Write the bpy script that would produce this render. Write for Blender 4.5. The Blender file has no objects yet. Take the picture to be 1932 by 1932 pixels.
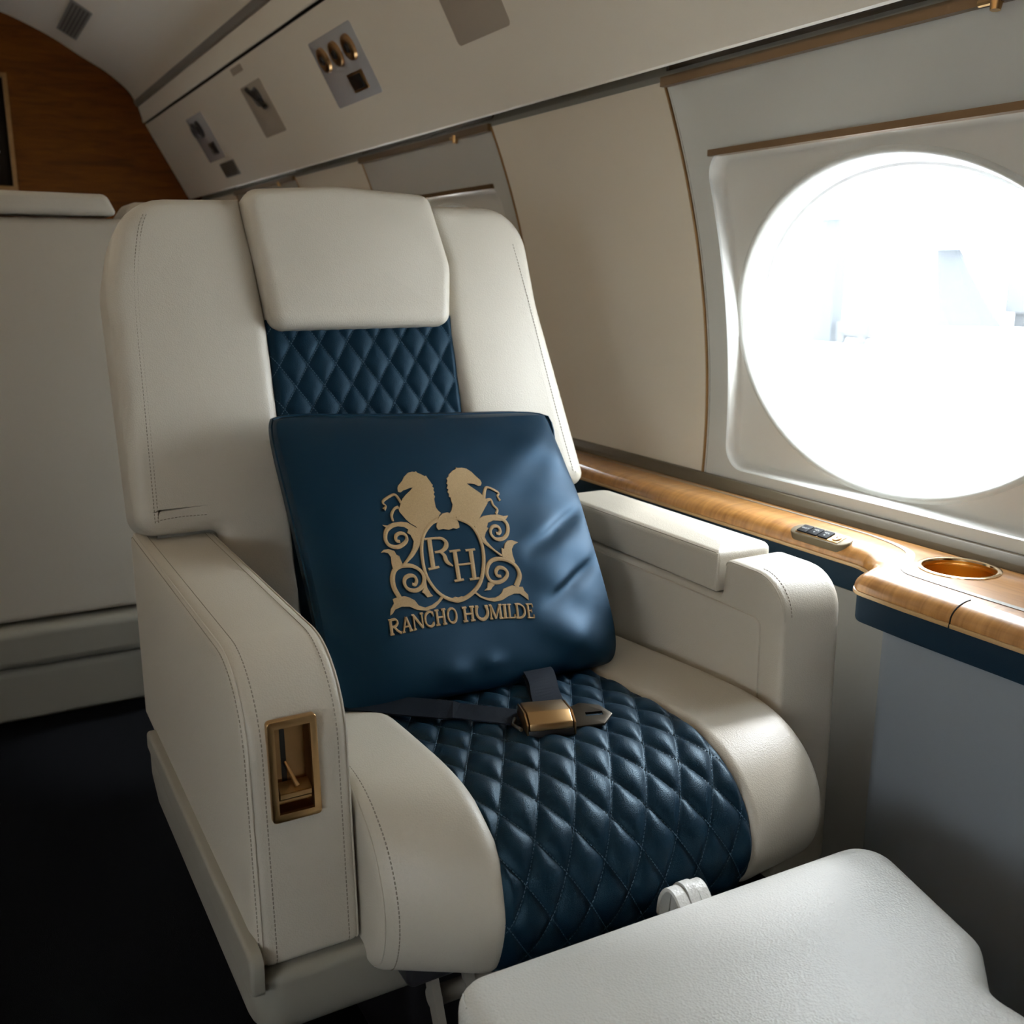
import bpy, bmesh, math, random
from mathutils import Vector, Matrix
from mathutils.geometry import tessellate_polygon
random.seed(4)
PI = math.pi
SC = bpy.context.scene
COL = SC.collection

# ------------------------------------------------------------------ camera, world, lights, exposure
cam_d = bpy.data.cameras.new('camera')
cam = bpy.data.objects.new('camera', cam_d)
COL.objects.link(cam)
SC.camera = cam
cam_d.sensor_width = 36.0
cam_d.lens = 36.0 * 1900.0 / 1932.0
cam_d.clip_start = 0.02
cam_d.clip_end = 400
cam_d.dof.use_dof = True
cam_d.dof.focus_distance = 1.18
cam_d.dof.aperture_fstop = 8.0
cam.matrix_world = Matrix((
    (0.48725743, -0.20294943, 0.84934782, 0.0),
    (0.87325499, 0.11053129, -0.47456144, 0.0),
    (0.00243246, 0.97293081, 0.23108379, 0.98),
    (0, 0, 0, 1)))

world = bpy.data.worlds.new('sky')
SC.world = world
world.use_nodes = True
bg = world.node_tree.nodes['Background']
bg.inputs['Color'].default_value = (0.89, 0.955, 1.0, 1)
bg.inputs['Strength'].default_value = 17.0

def lamp(name, kind, loc, rot, energy, color, **kw):
    d = bpy.data.lights.new(name, kind)
    d.energy = energy
    d.color = color
    for k, v in kw.items():
        if k != 'portal':
            setattr(d, k, v)
    if kw.get('portal'):
        d.cycles.is_portal = True
    o = bpy.data.objects.new(name, d)
    o.location = loc
    o.rotation_euler = rot
    COL.objects.link(o)
    return o

# added warm fill lamp, out of view at upper left, brightens the window side
strip_l = lamp('fill_strip', 'AREA', (-1.3, -0.80, 1.665), (0, 0, 0), 4.2, (1.0, 0.70, 0.40), shape='RECTANGLE', size=4.6, size_y=0.05)
strip_l.rotation_euler = Vector((0.0, 0.90, -0.36)).to_track_quat('-Z', 'Y').to_euler()
# hazy sun coming in over the ledge through the round window on the right
SUN_DIR = Vector((0.15, -0.70, -0.635))
sun = lamp('sun', 'SUN', (0, -6, 4), (0, 0, 0), 3.0, (0.97, 0.98, 1.0), angle=math.radians(5.0))
sun.rotation_euler = SUN_DIR.to_track_quat('-Z', 'Y').to_euler()

SC.view_settings.view_transform = 'Standard'
SC.view_settings.look = 'None'
SC.view_settings.gamma = 1.0
SC.view_settings.use_curve_mapping = False
SC.view_settings.exposure = 0.0

# ------------------------------------------------------------------ materials
MATS = {}
def mat(name, color, rough=0.5, metal=0.0, coat=0.0, bump=None, spec=0.5, var=None, sheen=0.0, coat_rough=0.05, tint=None):
    m = bpy.data.materials.new(name)
    m.use_nodes = True
    nt = m.node_tree
    b = nt.nodes['Principled BSDF']
    b.inputs['Base Color'].default_value = (*color, 1)
    b.inputs['Roughness'].default_value = rough
    b.inputs['Metallic'].default_value = metal
    b.inputs['Coat Weight'].default_value = coat
    b.inputs['Coat Roughness'].default_value = coat_rough
    b.inputs['Specular IOR Level'].default_value = spec
    b.inputs['Sheen Weight'].default_value = sheen
    if tint: b.inputs['Specular Tint'].default_value = (*tint, 1)
    tc = nt.nodes.new('ShaderNodeTexCoord')
    if var:   # (scale, amount)
        n = nt.nodes.new('ShaderNodeTexNoise')
        n.inputs['Scale'].default_value = var[0]
        n.inputs['Detail'].default_value = 4
        nt.links.new(tc.outputs['Object'], n.inputs['Vector'])
        mx = nt.nodes.new('ShaderNodeMix')
        mx.data_type = 'RGBA'
        k = var[1]
        mx.inputs[6].default_value = (*[c * (1 - k) for c in color], 1)
        mx.inputs[7].default_value = (*[min(1, c * (1 + k)) for c in color], 1)
        nt.links.new(n.outputs['Fac'], mx.inputs[0])
        nt.links.new(mx.outputs[2], b.inputs['Base Color'])
    if bump:  # (kind, scale, strength, distance)
        kind, sc, st, di = bump
        if kind == 'leather':
            n = nt.nodes.new('ShaderNodeTexVoronoi')
            n.inputs['Scale'].default_value = sc
            out = n.outputs['Distance']
        else:
            n = nt.nodes.new('ShaderNodeTexNoise')
            n.inputs['Scale'].default_value = sc
            n.inputs['Detail'].default_value = 3
            out = n.outputs['Fac']
        nt.links.new(tc.outputs['Object'], n.inputs['Vector'])
        bp = nt.nodes.new('ShaderNodeBump')
        bp.inputs['Strength'].default_value = st
        bp.inputs['Distance'].default_value = di
        nt.links.new(out, bp.inputs['Height'])
        nt.links.new(bp.outputs['Normal'], b.inputs['Normal'])
    MATS[name] = m
    return m

CREAM = mat('cream_leather', (0.525, 0.475, 0.39), 0.45, bump=('leather', 520, 0.35, 0.0006), var=(3.0, 0.03))
WHITEL = mat('white_leather', (0.61, 0.605, 0.57), 0.42, bump=('leather', 420, 0.45, 0.0008), var=(3.0, 0.02))
CREAM_SEAM = mat('cream_thread', (0.27, 0.235, 0.185), 0.8)
NAVY = mat('navy_leather', (0.0025, 0.014, 0.028), 0.43, spec=0.34, tint=(0.45, 0.78, 1.0), bump=('leather', 800, 0.45, 0.0004), var=(6.0, 0.12))
NAVY_BACK = mat('navy_leather_matt', (0.0022, 0.013, 0.026), 0.52, spec=0.20, tint=(0.45, 0.78, 1.0), bump=('leather', 800, 0.4, 0.0004), var=(6.0, 0.12))
NAVY_THREAD = mat('navy_thread', (0.035, 0.085, 0.13), 0.6)
NAVY_SATIN = mat('navy_satin', (0.0014, 0.0125, 0.025), 0.47, spec=0.5, tint=(0.25, 0.6, 1.0), bump=('noise', 1300, 0.35, 0.0004), var=(9.0, 0.1))
EMB = mat('gold_embroidery', (0.37, 0.245, 0.115), 0.6, spec=0.3, bump=('noise', 1400, 0.8, 0.0006), var=(500, 0.22))
WEB = mat('belt_webbing', (0.0025, 0.006, 0.012), 0.8, spec=0.2, bump=('noise', 900, 0.5, 0.0005))
BRASS = mat('brass', (0.52, 0.33, 0.15), 0.28, metal=1.0, var=(30, 0.1))
BRASS_DARK = mat('aged_brass', (0.34, 0.2, 0.09), 0.34, metal=1.0, var=(40, 0.2))
CUPGOLD = mat('orange_gold', (0.58, 0.30, 0.045), 0.36, metal=0.85)
GOLD = mat('polished_gold', (0.85, 0.62, 0.36), 0.16, metal=1.0)
DSTEEL = mat('dark_gilt_steel', (0.085, 0.075, 0.06), 0.3, metal=1.0)
STEEL = mat('grey_steel', (0.35, 0.33, 0.30), 0.3, metal=1.0)
BRONZE = mat('bronze_plate', (0.17, 0.13, 0.075), 0.4, metal=0.35)
STRIPB = mat('brown_cove_strip', (0.115, 0.088, 0.052), 0.45, metal=0.2)
BUTTON = mat('button_black', (0.010, 0.010, 0.011), 0.6, spec=0.15)
LEGEND = mat('button_legend', (0.45, 0.45, 0.42), 0.6)
MATT = mat('matt_dark_brown', (0.012, 0.008, 0.005), 0.9, spec=0.1)
BLACK = mat('black_plastic', (0.008, 0.008, 0.009), 0.4)
DARK_GREY = mat('charcoal_plastic', (0.03, 0.03, 0.034), 0.35)
PRINT = mat('grey_print', (0.25, 0.25, 0.25), 0.5)
SHROUD = mat('beige_plastic', (0.27, 0.25, 0.205), 0.5, bump=('noise', 500, 0.2, 0.0004))
BRACKET = mat('beige_bracket', (0.24, 0.215, 0.18), 0.5)
FABRIC = mat('beige_wall_fabric', (0.72, 0.645, 0.53), 0.75, bump=('noise', 700, 0.4, 0.0006), var=(2.0, 0.03))
PANEL = mat('grey_white_gloss', (0.56, 0.56, 0.52), 0.35, coat=0.6, coat_rough=0.06)
RECESS = mat('warm_white_liner', (0.60, 0.58, 0.53), 0.5)
CEIL = mat('cream_ceiling', (0.80, 0.745, 0.645), 0.55, bump=('noise', 300, 0.2, 0.0005))
LENS = mat('grey_light_lens', (0.26, 0.25, 0.23), 0.4)
CARPET = mat('navy_carpet', (0.0006, 0.0009, 0.0016), 0.95, spec=0.08, bump=('noise', 1200, 0.8, 0.002), var=(300, 0.4))
SLATE = mat('slate_blue_panel', (0.235, 0.26, 0.29), 0.7, bump=('noise', 900, 0.3, 0.0005))
NAVY_BAND = mat('navy_band', (0.0035, 0.020, 0.040), 0.7, spec=0.25, bump=('noise', 900, 0.4, 0.0005))
BROWN = mat('brown_rail', (0.17, 0.105, 0.05), 0.3, metal=0.4)
GAP = mat('dark_gap', (0.01, 0.008, 0.006), 0.8)
PLATE = mat('grey_service_plate', (0.46, 0.47, 0.49), 0.25, coat=0.5)
BEIGE_PLATE = mat('beige_cover_plate', (0.40, 0.345, 0.275), 0.5)

def wood(name, c1, c2, scale, rot=0.0, coat=1.0, rough=0.3, figure=0.0, grain=(1, 14, 14)):
    m = bpy.data.materials.new(name)
    m.use_nodes = True
    nt = m.node_tree
    b = nt.nodes['Principled BSDF']
    tc = nt.nodes.new('ShaderNodeTexCoord')
    mp = nt.nodes.new('ShaderNodeMapping')
    mp.inputs['Scale'].default_value = grain
    mp.inputs['Rotation'].default_value = (0, 0, rot)
    nt.links.new(tc.outputs['Object'], mp.inputs['Vector'])
    n = nt.nodes.new('ShaderNodeTexNoise')
    n.inputs['Scale'].default_value = scale
    n.inputs['Detail'].default_value = 8
    n.inputs['Roughness'].default_value = 0.6
    n.inputs['Distortion'].default_value = 0.8
    nt.links.new(mp.outputs['Vector'], n.inputs['Vector'])
    fac = n.outputs['Fac']
    if figure:
        mp2 = nt.nodes.new('ShaderNodeMapping')
        mp2.inputs['Scale'].default_value = (1, 0.12, 0.12)
        nt.links.new(tc.outputs['Object'], mp2.inputs['Vector'])
        n2 = nt.nodes.new('ShaderNodeTexNoise')
        n2.inputs['Scale'].default_value = 85
        n2.inputs['Detail'].default_value = 2
        n2.inputs['Distortion'].default_value = 1.0
        nt.links.new(mp2.outputs['Vector'], n2.inputs['Vector'])
        ma = nt.nodes.new('ShaderNodeMix')
        ma.data_type = 'FLOAT'
        ma.inputs[0].default_value = figure
        nt.links.new(fac, ma.inputs[2])
        nt.links.new(n2.outputs['Fac'], ma.inputs[3])
        fac = ma.outputs[0]
    cr = nt.nodes.new('ShaderNodeValToRGB')
    cr.color_ramp.elements[0].position = 0.32
    cr.color_ramp.elements[1].position = 0.68
    cr.color_ramp.elements[0].color = (*c1, 1)
    cr.color_ramp.elements[1].color = (*c2, 1)
    nt.links.new(fac, cr.inputs['Fac'])
    nt.links.new(cr.outputs['Color'], b.inputs['Base Color'])
    b.inputs['Roughness'].default_value = rough
    b.inputs['Coat Weight'].default_value = coat
    b.inputs['Coat Roughness'].default_value = 0.04
    if coat == 0: b.inputs['Specular IOR Level'].default_value = 0.15
    return m
WOOD_LEDGE = wood('honey_maple', (0.30, 0.122, 0.026), (0.62, 0.305, 0.090), 5, figure=0.55, coat=0.7)
WOOD_TOP = wood('honey_maple_flat', (0.30, 0.125, 0.028), (0.47, 0.22, 0.06), 6, rot=0.5, coat=0.6)
WOOD_DARK = wood('dark_cherry', (0.075, 0.021, 0.0012), (0.15, 0.044, 0.0022), 3, coat=0.0, rough=0.6, grain=(8, 1.5, 12))
WOOD_EDGE = wood('pale_maple_edge', (0.50, 0.30, 0.12), (0.62, 0.40, 0.18), 8, coat=0.5)
INLAY = mat('grey_inlay', (0.27, 0.245, 0.20), 0.5)
LOWER = mat('grey_beige_carpeted_side', (0.27, 0.26, 0.245), 0.85)

def glass(name, tint=(0.97, 0.985, 1.0), refl=0.06):
    m = bpy.data.materials.new(name)
    m.use_nodes = True
    nt = m.node_tree
    nt.nodes.clear()
    out = nt.nodes.new('ShaderNodeOutputMaterial')
    t = nt.nodes.new('ShaderNodeBsdfTransparent')
    t.inputs['Color'].default_value = (*tint, 1)
    g = nt.nodes.new('ShaderNodeBsdfGlossy')
    g.inputs['Roughness'].default_value = 0.03
    mx = nt.nodes.new('ShaderNodeMixShader')
    mx.inputs[0].default_value = refl
    nt.links.new(t.outputs[0], mx.inputs[1])
    nt.links.new(g.outputs[0], mx.inputs[2])
    nt.links.new(mx.outputs[0], out.inputs['Surface'])
    return m
PANE = glass('window_acrylic')

# ------------------------------------------------------------------ helpers
def link(name, me, m=None, parent=None, smooth=True, ang=35):
    if m is not None:
        me.materials.append(m)
    if smooth:
        for p in me.polygons:
            p.use_smooth = True
        me.set_sharp_from_angle(angle=math.radians(ang))
    o = bpy.data.objects.new(name, me)
    COL.objects.link(o)
    if parent is not None:
        o.parent = parent
    return o

def mk(name, verts, faces, m, parent=None, smooth=True, ang=35):
    me = bpy.data.meshes.new(name)
    me.from_pydata([tuple(v) for v in verts], [], faces)
    me.update()
    bm = bmesh.new()
    bm.from_mesh(me)
    bmesh.ops.recalc_face_normals(bm, faces=bm.faces)
    bm.to_mesh(me)
    bm.free()
    return link(name, me, m, parent, smooth, ang)

def thing(name, label, cat, group=None):
    o = bpy.data.objects.new(name, None)
    o.empty_display_size = 0.05
    COL.objects.link(o)
    o['label'] = label
    o['category'] = cat
    if group:
        o['group'] = group
    return o

def struct(o):
    o['kind'] = 'structure'
    return o

class MB:
    def __init__(s): s.v = []; s.f = []
    def add(s, verts, faces):
        k = len(s.v)
        s.v += [tuple(v) for v in verts]
        s.f += [tuple(i + k for i in f) for f in faces]
        return s
    def box(s, c, half, R=None):
        vs = []
        for sx in (-1, 1):
            for sy in (-1, 1):
                for sz in (-1, 1):
                    p = Vector((sx * half[0], sy * half[1], sz * half[2]))
                    if R is not None: p = R @ p
                    vs.append(Vector(c) + p)
        return s.add(vs, [(0, 1, 3, 2), (4, 6, 7, 5), (0, 4, 5, 1), (2, 3, 7, 6), (0, 2, 6, 4), (1, 5, 7, 3)])
    def tube(s, pts, r, n=8, closed=False):
        pts = [Vector(p) for p in pts]
        N = len(pts)
        rr = r if isinstance(r, (list, tuple)) else [r] * N
        rings = []
        prev = None
        for i, p in enumerate(pts):
            a = pts[(i - 1) % N] if (closed or i > 0) else p
            b = pts[(i + 1) % N] if (closed or i < N - 1) else p
            t = (b - a).normalized()
            if prev is None:
                u = t.orthogonal().normalized()
            else:
                u = (prev - t * prev.dot(t)).normalized()
            prev = u
            w = t.cross(u)
            rings.append([p + (u * math.cos(2 * PI * k / n) + w * math.sin(2 * PI * k / n)) * rr[i] for k in range(n)])
        vs = [v for q in rings for v in q]
        fs = []
        M = N if closed else N - 1
        for i in range(M):
            j = (i + 1) % N
            for k in range(n):
                l = (k + 1) % n
                fs.append((i * n + k, i * n + l, j * n + l, j * n + k))
        if not closed:
            fs.append(tuple(range(n)))
            fs.append(tuple((N - 1) * n + k for k in range(n)))
        return s.add(vs, fs)
    def build(s, name, m, parent=None, smooth=True, ang=35):
        return mk(name, s.v, s.f, m, parent, smooth, ang)

def fillet(pts, seg=6):
    """pts: (a, b[, r]) closed polygon -> dense list of 2-D points."""
    out = []
    n = len(pts)
    for i in range(n):
        p = Vector(pts[i][:2])
        r = pts[i][2] if len(pts[i]) > 2 else 0
        a = Vector(pts[i - 1][:2]); b = Vector(pts[(i + 1) % n][:2])
        if r <= 0:
            out.append((p.x, p.y)); continue
        d1 = (a - p); d2 = (b - p)
        l1, l2 = d1.length, d2.length
        d1.normalize(); d2.normalize()
        cs = max(-1, min(1, d1.dot(d2)))
        th = math.acos(cs)
        if th > PI - 0.02:
            out.append((p.x, p.y)); continue
        t = r / math.tan(th / 2)
        t = min(t, l1 * 0.49, l2 * 0.49)
        r2 = t * math.tan(th / 2)
        c = p + (d1 + d2).normalized() * (r2 / math.sin(th / 2))
        s = p + d1 * t - c
        e = p + d2 * t - c
        a0 = math.atan2(s.y, s.x); a1 = math.atan2(e.y, e.x)
        da = (a1 - a0 + PI) % (2 * PI) - PI
        k = max(2, int(seg * abs(da) / (PI / 2) + 0.5))
        for q in range(k + 1):
            w = a0 + da * q / k
            out.append((c.x + r2 * math.cos(w), c.y + r2 * math.sin(w)))
    return out

def smoothline(pts, n=8, closed=False):
    """Catmull-Rom through pts (tuples of any length)."""
    P = [Vector(p) for p in pts]
    N = len(P)
    out = []
    M = N if closed else N - 1
    for i in range(M):
        p1 = P[i]; p2 = P[(i + 1) % N]
        p0 = P[(i - 1) % N] if (closed or i > 0) else p1
        p3 = P[(i + 2) % N] if (closed or i < N - 2) else p2
        for k in range(n):
            t = k / n
            out.append(0.5 * ((2 * p1) + (p2 - p0) * t + (2 * p0 - 5 * p1 + 4 * p2 - p3) * t * t + (3 * p1 - p0 - 3 * p2 + p3) * t ** 3))
    if not closed:
        out.append(P[-1])
    return out

def resample(pts, step):
    P = [Vector(p) for p in pts]
    out = [P[0]]
    acc = 0
    for a, b in zip(P, P[1:]):
        L = (b - a).length
        if L < 1e-9: continue
        while acc + L >= step:
            t = (step - acc) / L
            a = a + (b - a) * t
            out.append(a)
            L = (b - a).length
            acc = 0
            if L < 1e-9: break
        acc += L
    return out

def inset2d(loop, d):
    n = len(loop)
    A = sum(loop[i - 1][0] * loop[i][1] - loop[i][0] * loop[i - 1][1] for i in range(n))
    sg = 1 if A > 0 else -1
    res = []
    for i in range(n):
        p = Vector(loop[i]); a = Vector(loop[i - 1]); b = Vector(loop[(i + 1) % n])
        e1 = (p - a); e2 = (b - p)
        if e1.length < 1e-9: e1 = e2
        if e2.length < 1e-9: e2 = e1
        e1.normalize(); e2.normalize()
        n1 = Vector((-e1.y, e1.x)) * sg; n2 = Vector((-e2.y, e2.x)) * sg
        m_ = n1 + n2
        if m_.length < 1e-6: m_ = n1
        m_.normalize()
        c = max(0.35, m_.dot(n1))
        res.append(tuple(p + m_ * (d / c)))
    # collapse the stretches that would turn inside out (fillets tighter than the inset)
    bad = []
    for i in range(n):
        j = (i + 1) % n
        e = Vector(loop[j]) - Vector(loop[i]); f = Vector(res[j]) - Vector(res[i])
        bad.append(e.dot(f) <= 0)
    if any(bad) and not all(bad):
        st = next(i for i in range(n) if not bad[i])
        i = 0
        while i < n:
            k = (st + i) % n
            if bad[k]:
                run = [k]
                while bad[(st + i) % n]:
                    i += 1
                    run.append((st + i) % n)
                # meet of the two straight sides next to the run
                a0 = Vector(res[(run[0] - 1) % n]); a1 = Vector(loop[run[0]]) - Vector(loop[(run[0] - 1) % n])
                b0 = Vector(res[(run[-1] + 1) % n]); b1 = Vector(loop[(run[-1] + 1) % n]) - Vector(loop[run[-1]])
                cr = a1.x * b1.y - a1.y * b1.x
                mid = sum((Vector(res[q]) for q in run), Vector((0, 0))) / len(run)
                if abs(cr) > 1e-9:
                    t = ((b0 - a0).x * b1.y - (b0 - a0).y * b1.x) / cr
                    x = a0 + a1 * t
                    if (x - mid).length < abs(d) * 2: mid = x
                for q in run: res[q] = tuple(mid)
            else:
                i += 1
    return res

def slab(name, loop, mapf, w0, w1, r0, r1, m, parent=None, caps0=(), caps1=(), steps=5, ang=35, dome=0, ell=None):
    """closed 2-D loop extruded between w0 and w1, ends rounded by r0 / r1, caps add (extra inset, extra height)."""
    rings = []
    def ring(ins, w):
        L = inset2d(loop, ins) if ins else loop
        rings.append([mapf(p[0], p[1], w) for p in L])
    sgn = 1 if w1 > w0 else -1
    for ci, ch in reversed(list(caps0)):
        ring(r0 + ci, w0 - sgn * ch)
    if r0 > 0:
        for k in range(steps, -1, -1):
            f = k / steps * PI / 2
            ring(r0 * (1 - math.cos(f)), w0 + sgn * r0 * (1 - math.sin(f)))
    else:
        ring(0, w0)
    if r1 > 0:
        for k in range(steps + 1):
            f = k / steps * PI / 2
            ring((ell or r1) * (1 - math.cos(f)), w1 - sgn * r1 * (1 - math.sin(f)))
    else:
        ring(0, w1)
    for ci, ch in caps1:
        ring(r1 + ci, w1 + sgn * ch)
    if dome:
        base = inset2d(loop, r1)
        cx = sum(p[0] for p in base) / len(base); cy = sum(p[1] for p in base) / len(base)
        bu = max(abs(p[0] - cx) for p in base); bv = max(abs(p[1] - cy) for p in base)
        for k in range(1, 13):
            f = k / 13
            rg = []
            for p in base:
                u = (p[0] - cx) * (1 - f); v = (p[1] - cy) * (1 - f)
                hh = dome * max(0, 1 - (u / bu) ** 2) * max(0, 1 - (v / bv) ** 2) * (1 - (1 - f) ** 6)
                rg.append(mapf(cx + u, cy + v, w1 + sgn * hh))
            rings.append(rg)
    n = len(loop)
    vs = [v for q in rings for v in q]
    fs = []
    for i in range(len(rings) - 1):
        for k in range(n):
            l = (k + 1) % n
            fs.append((i * n + k, i * n + l, (i + 1) * n + l, (i + 1) * n + k))
    fs.append(tuple(range(n)))
    fs.append(tuple((len(rings) - 1) * n + k for k in range(n)))
    return mk(name, vs, fs, m, parent, ang=ang)

def rbox(name, c, size, r, m, parent=None, R=None, steps=3, seg=4):
    """box with rounded edges, c centre, size full size, optional rotation matrix."""
    hx, hy, hz = [s / 2 for s in size]
    lp = fillet([(-hx, -hy, r), (hx, -hy, r), (hx, hy, r), (-hx, hy, r)], seg)
    R = R or Matrix.Identity(3)
    c = Vector(c)
    f = lambda a, b, w: c + R @ Vector((a, b, w))
    return slab(name, lp, f, -hz, hz, r * 0.98, r * 0.98, m, parent, steps=steps)

XZ = lambda a, b, w: (a, w, b)      # profile in x-z, extruded along y
XY = lambda a, b, w: (a, b, w)      # plan outline, extruded along z
YZ = lambda a, b, w: (w, a, b)      # profile in y-z, extruded along x

def dashes(mb, pts, step=0.0042, dash=0.0028, th=0.00045, up=None):
    P = resample(pts, step)
    for a, b in zip(P, P[1:]):
        d = (b - a).normalized()
        u = (Vector(up) if up is not None else d.orthogonal()).normalized()
        s = d.cross(u)
        if s.length < 1e-6: s = d.orthogonal()
        s.normalize()
        u = s.cross(d)
        R = Matrix((d, s, u)).transposed()
        mb.box(a + d * dash / 2, (dash / 2, th, th), R)

def lathe(name, prof, c, m, parent=None, n=32, R=None):
    R = R or Matrix.Identity(3)
    c = Vector(c)
    vs = []
    for (r, z) in prof:
        for k in range(n):
            a = 2 * PI * k / n
            vs.append(c + R @ Vector((r * math.cos(a), r * math.sin(a), z)))
    fs = []
    for i in range(len(prof) - 1):
        for k in range(n):
            l = (k + 1) % n
            fs.append((i * n + k, i * n + l, (i + 1) * n + l, (i + 1) * n + k))
    return mk(name, vs, fs, m, parent)

def cut(obj, cutter_mb):
    """boolean difference, cutter removed afterwards"""
    me = bpy.data.meshes.new('tmp')
    me.from_pydata(cutter_mb.v, [], cutter_mb.f)
    bm = bmesh.new(); bm.from_mesh(me)
    bmesh.ops.recalc_face_normals(bm, faces=bm.faces)
    bm.to_mesh(me); bm.free()
    c = bpy.data.objects.new('tmp', me)
    COL.objects.link(c)
    md = obj.modifiers.new('b', 'BOOLEAN')
    md.operation = 'DIFFERENCE'; md.solver = 'EXACT'; md.object = c
    dg = bpy.context.evaluated_depsgraph_get()
    dg.update()
    nm = bpy.data.meshes.new_from_object(obj.evaluated_get(dg))
    obj.modifiers.clear()
    obj.data = nm
    bpy.data.objects.remove(c)
    for p in nm.polygons:
        p.use_smooth = True
    nm.set_sharp_from_angle(angle=math.radians(35))

# ------------------------------------------------------------------ cabin shell
POCKET = mat('dark_brown_pocket', (0.06, 0.032, 0.014), 0.25, coat=0.5)
WHITE = mat('white_reveal', (0.78, 0.78, 0.77), 0.5)
X_BACK, X_FRONT = -4.86, 2.55
def Wy(z):
    return -0.36285351 * z * z + 0.5117265 * z + 1.0382925

struct(mk('floor', [(X_BACK, -1.3, 0), (X_FRONT, -1.3, 0), (X_FRONT, 1.3, 0), (X_BACK, 1.3, 0)], [(0, 1, 2, 3)], CARPET))

def wall_patch(name, x0, x1, z0, z1, off, m, sgn=1, parent=None, nz=14):
    vs = []; fs = []
    for i in range(nz + 1):
        z = z0 + (z1 - z0) * i / nz
        y = (Wy(z) + off) * sgn
        vs += [(x0, y, z), (x1, y, z)]
    for i in range(nz):
        fs.append((2 * i, 2 * i + 1, 2 * i + 3, 2 * i + 2))
    return mk(name, vs, fs, m, parent)

PH = 0.394          # half width of a window panel
CENTRES = (-3.852, -2.450, -1.049, 0.353, 1.755)
WZ = 0.897
def ang_loop(kind, xc, angs, ins=0.0):
    out = []
    for a in angs:
        c, s = math.cos(a), math.sin(a)
        if kind == 'rect':
            hx = PH - ins
            up, dn = 1.290 - WZ - ins, WZ - 0.600 - ins
            t = 1e9
            if abs(c) > 1e-9: t = min(t, hx / abs(c))
            if s > 1e-9: t = min(t, up / s)
            if s < -1e-9: t = min(t, dn / -s)
            out.append((xc + c * t, WZ + s * t))
        elif kind == 'round':
            hx, hy, r = 0.338 - ins, 0.268 - ins, 0.045 - min(ins, 0.02)
            zc = 0.905 - WZ
            # march on super-rounded rectangle
            lo, hi = 0.0, 1.0
            for _ in range(40):
                t = (lo + hi) / 2
                px, pz = c * t, s * t - zc
                qx, qz = max(abs(px) - (hx - r), 0), max(abs(pz) - (hy - r), 0)
                inside = math.hypot(qx, qz) <= r and abs(px) <= hx and abs(pz) <= hy
                if inside: lo = t
                else: hi = t
            out.append((xc + c * lo, WZ + s * lo))
        else:
            a_, b_ = 0.325 - ins, 0.243 - ins
            t = 1 / math.sqrt((c / a_) ** 2 + (s / b_) ** 2)
            out.append((xc + c * t, WZ + s * t))
    return out

def ring_mesh(name, loops, m, parent, sgn=1, ang=35):
    """loops: list of (list of (x, z), off) joined one after another on the wall surface."""
    vs = []; fs = []
    n = len(loops[0][0])
    for L, off in loops:
        for (x, z) in L:
            vs.append((x, (Wy(z) + off) * sgn, z))
    for i in range(len(loops) - 1):
        for k in range(n):
            l = (k + 1) % n
            fs.append((i * n + k, i * n + l, (i + 1) * n + l, (i + 1) * n + k))
    return mk(name, vs, fs, m, parent, ang=ang)

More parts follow.
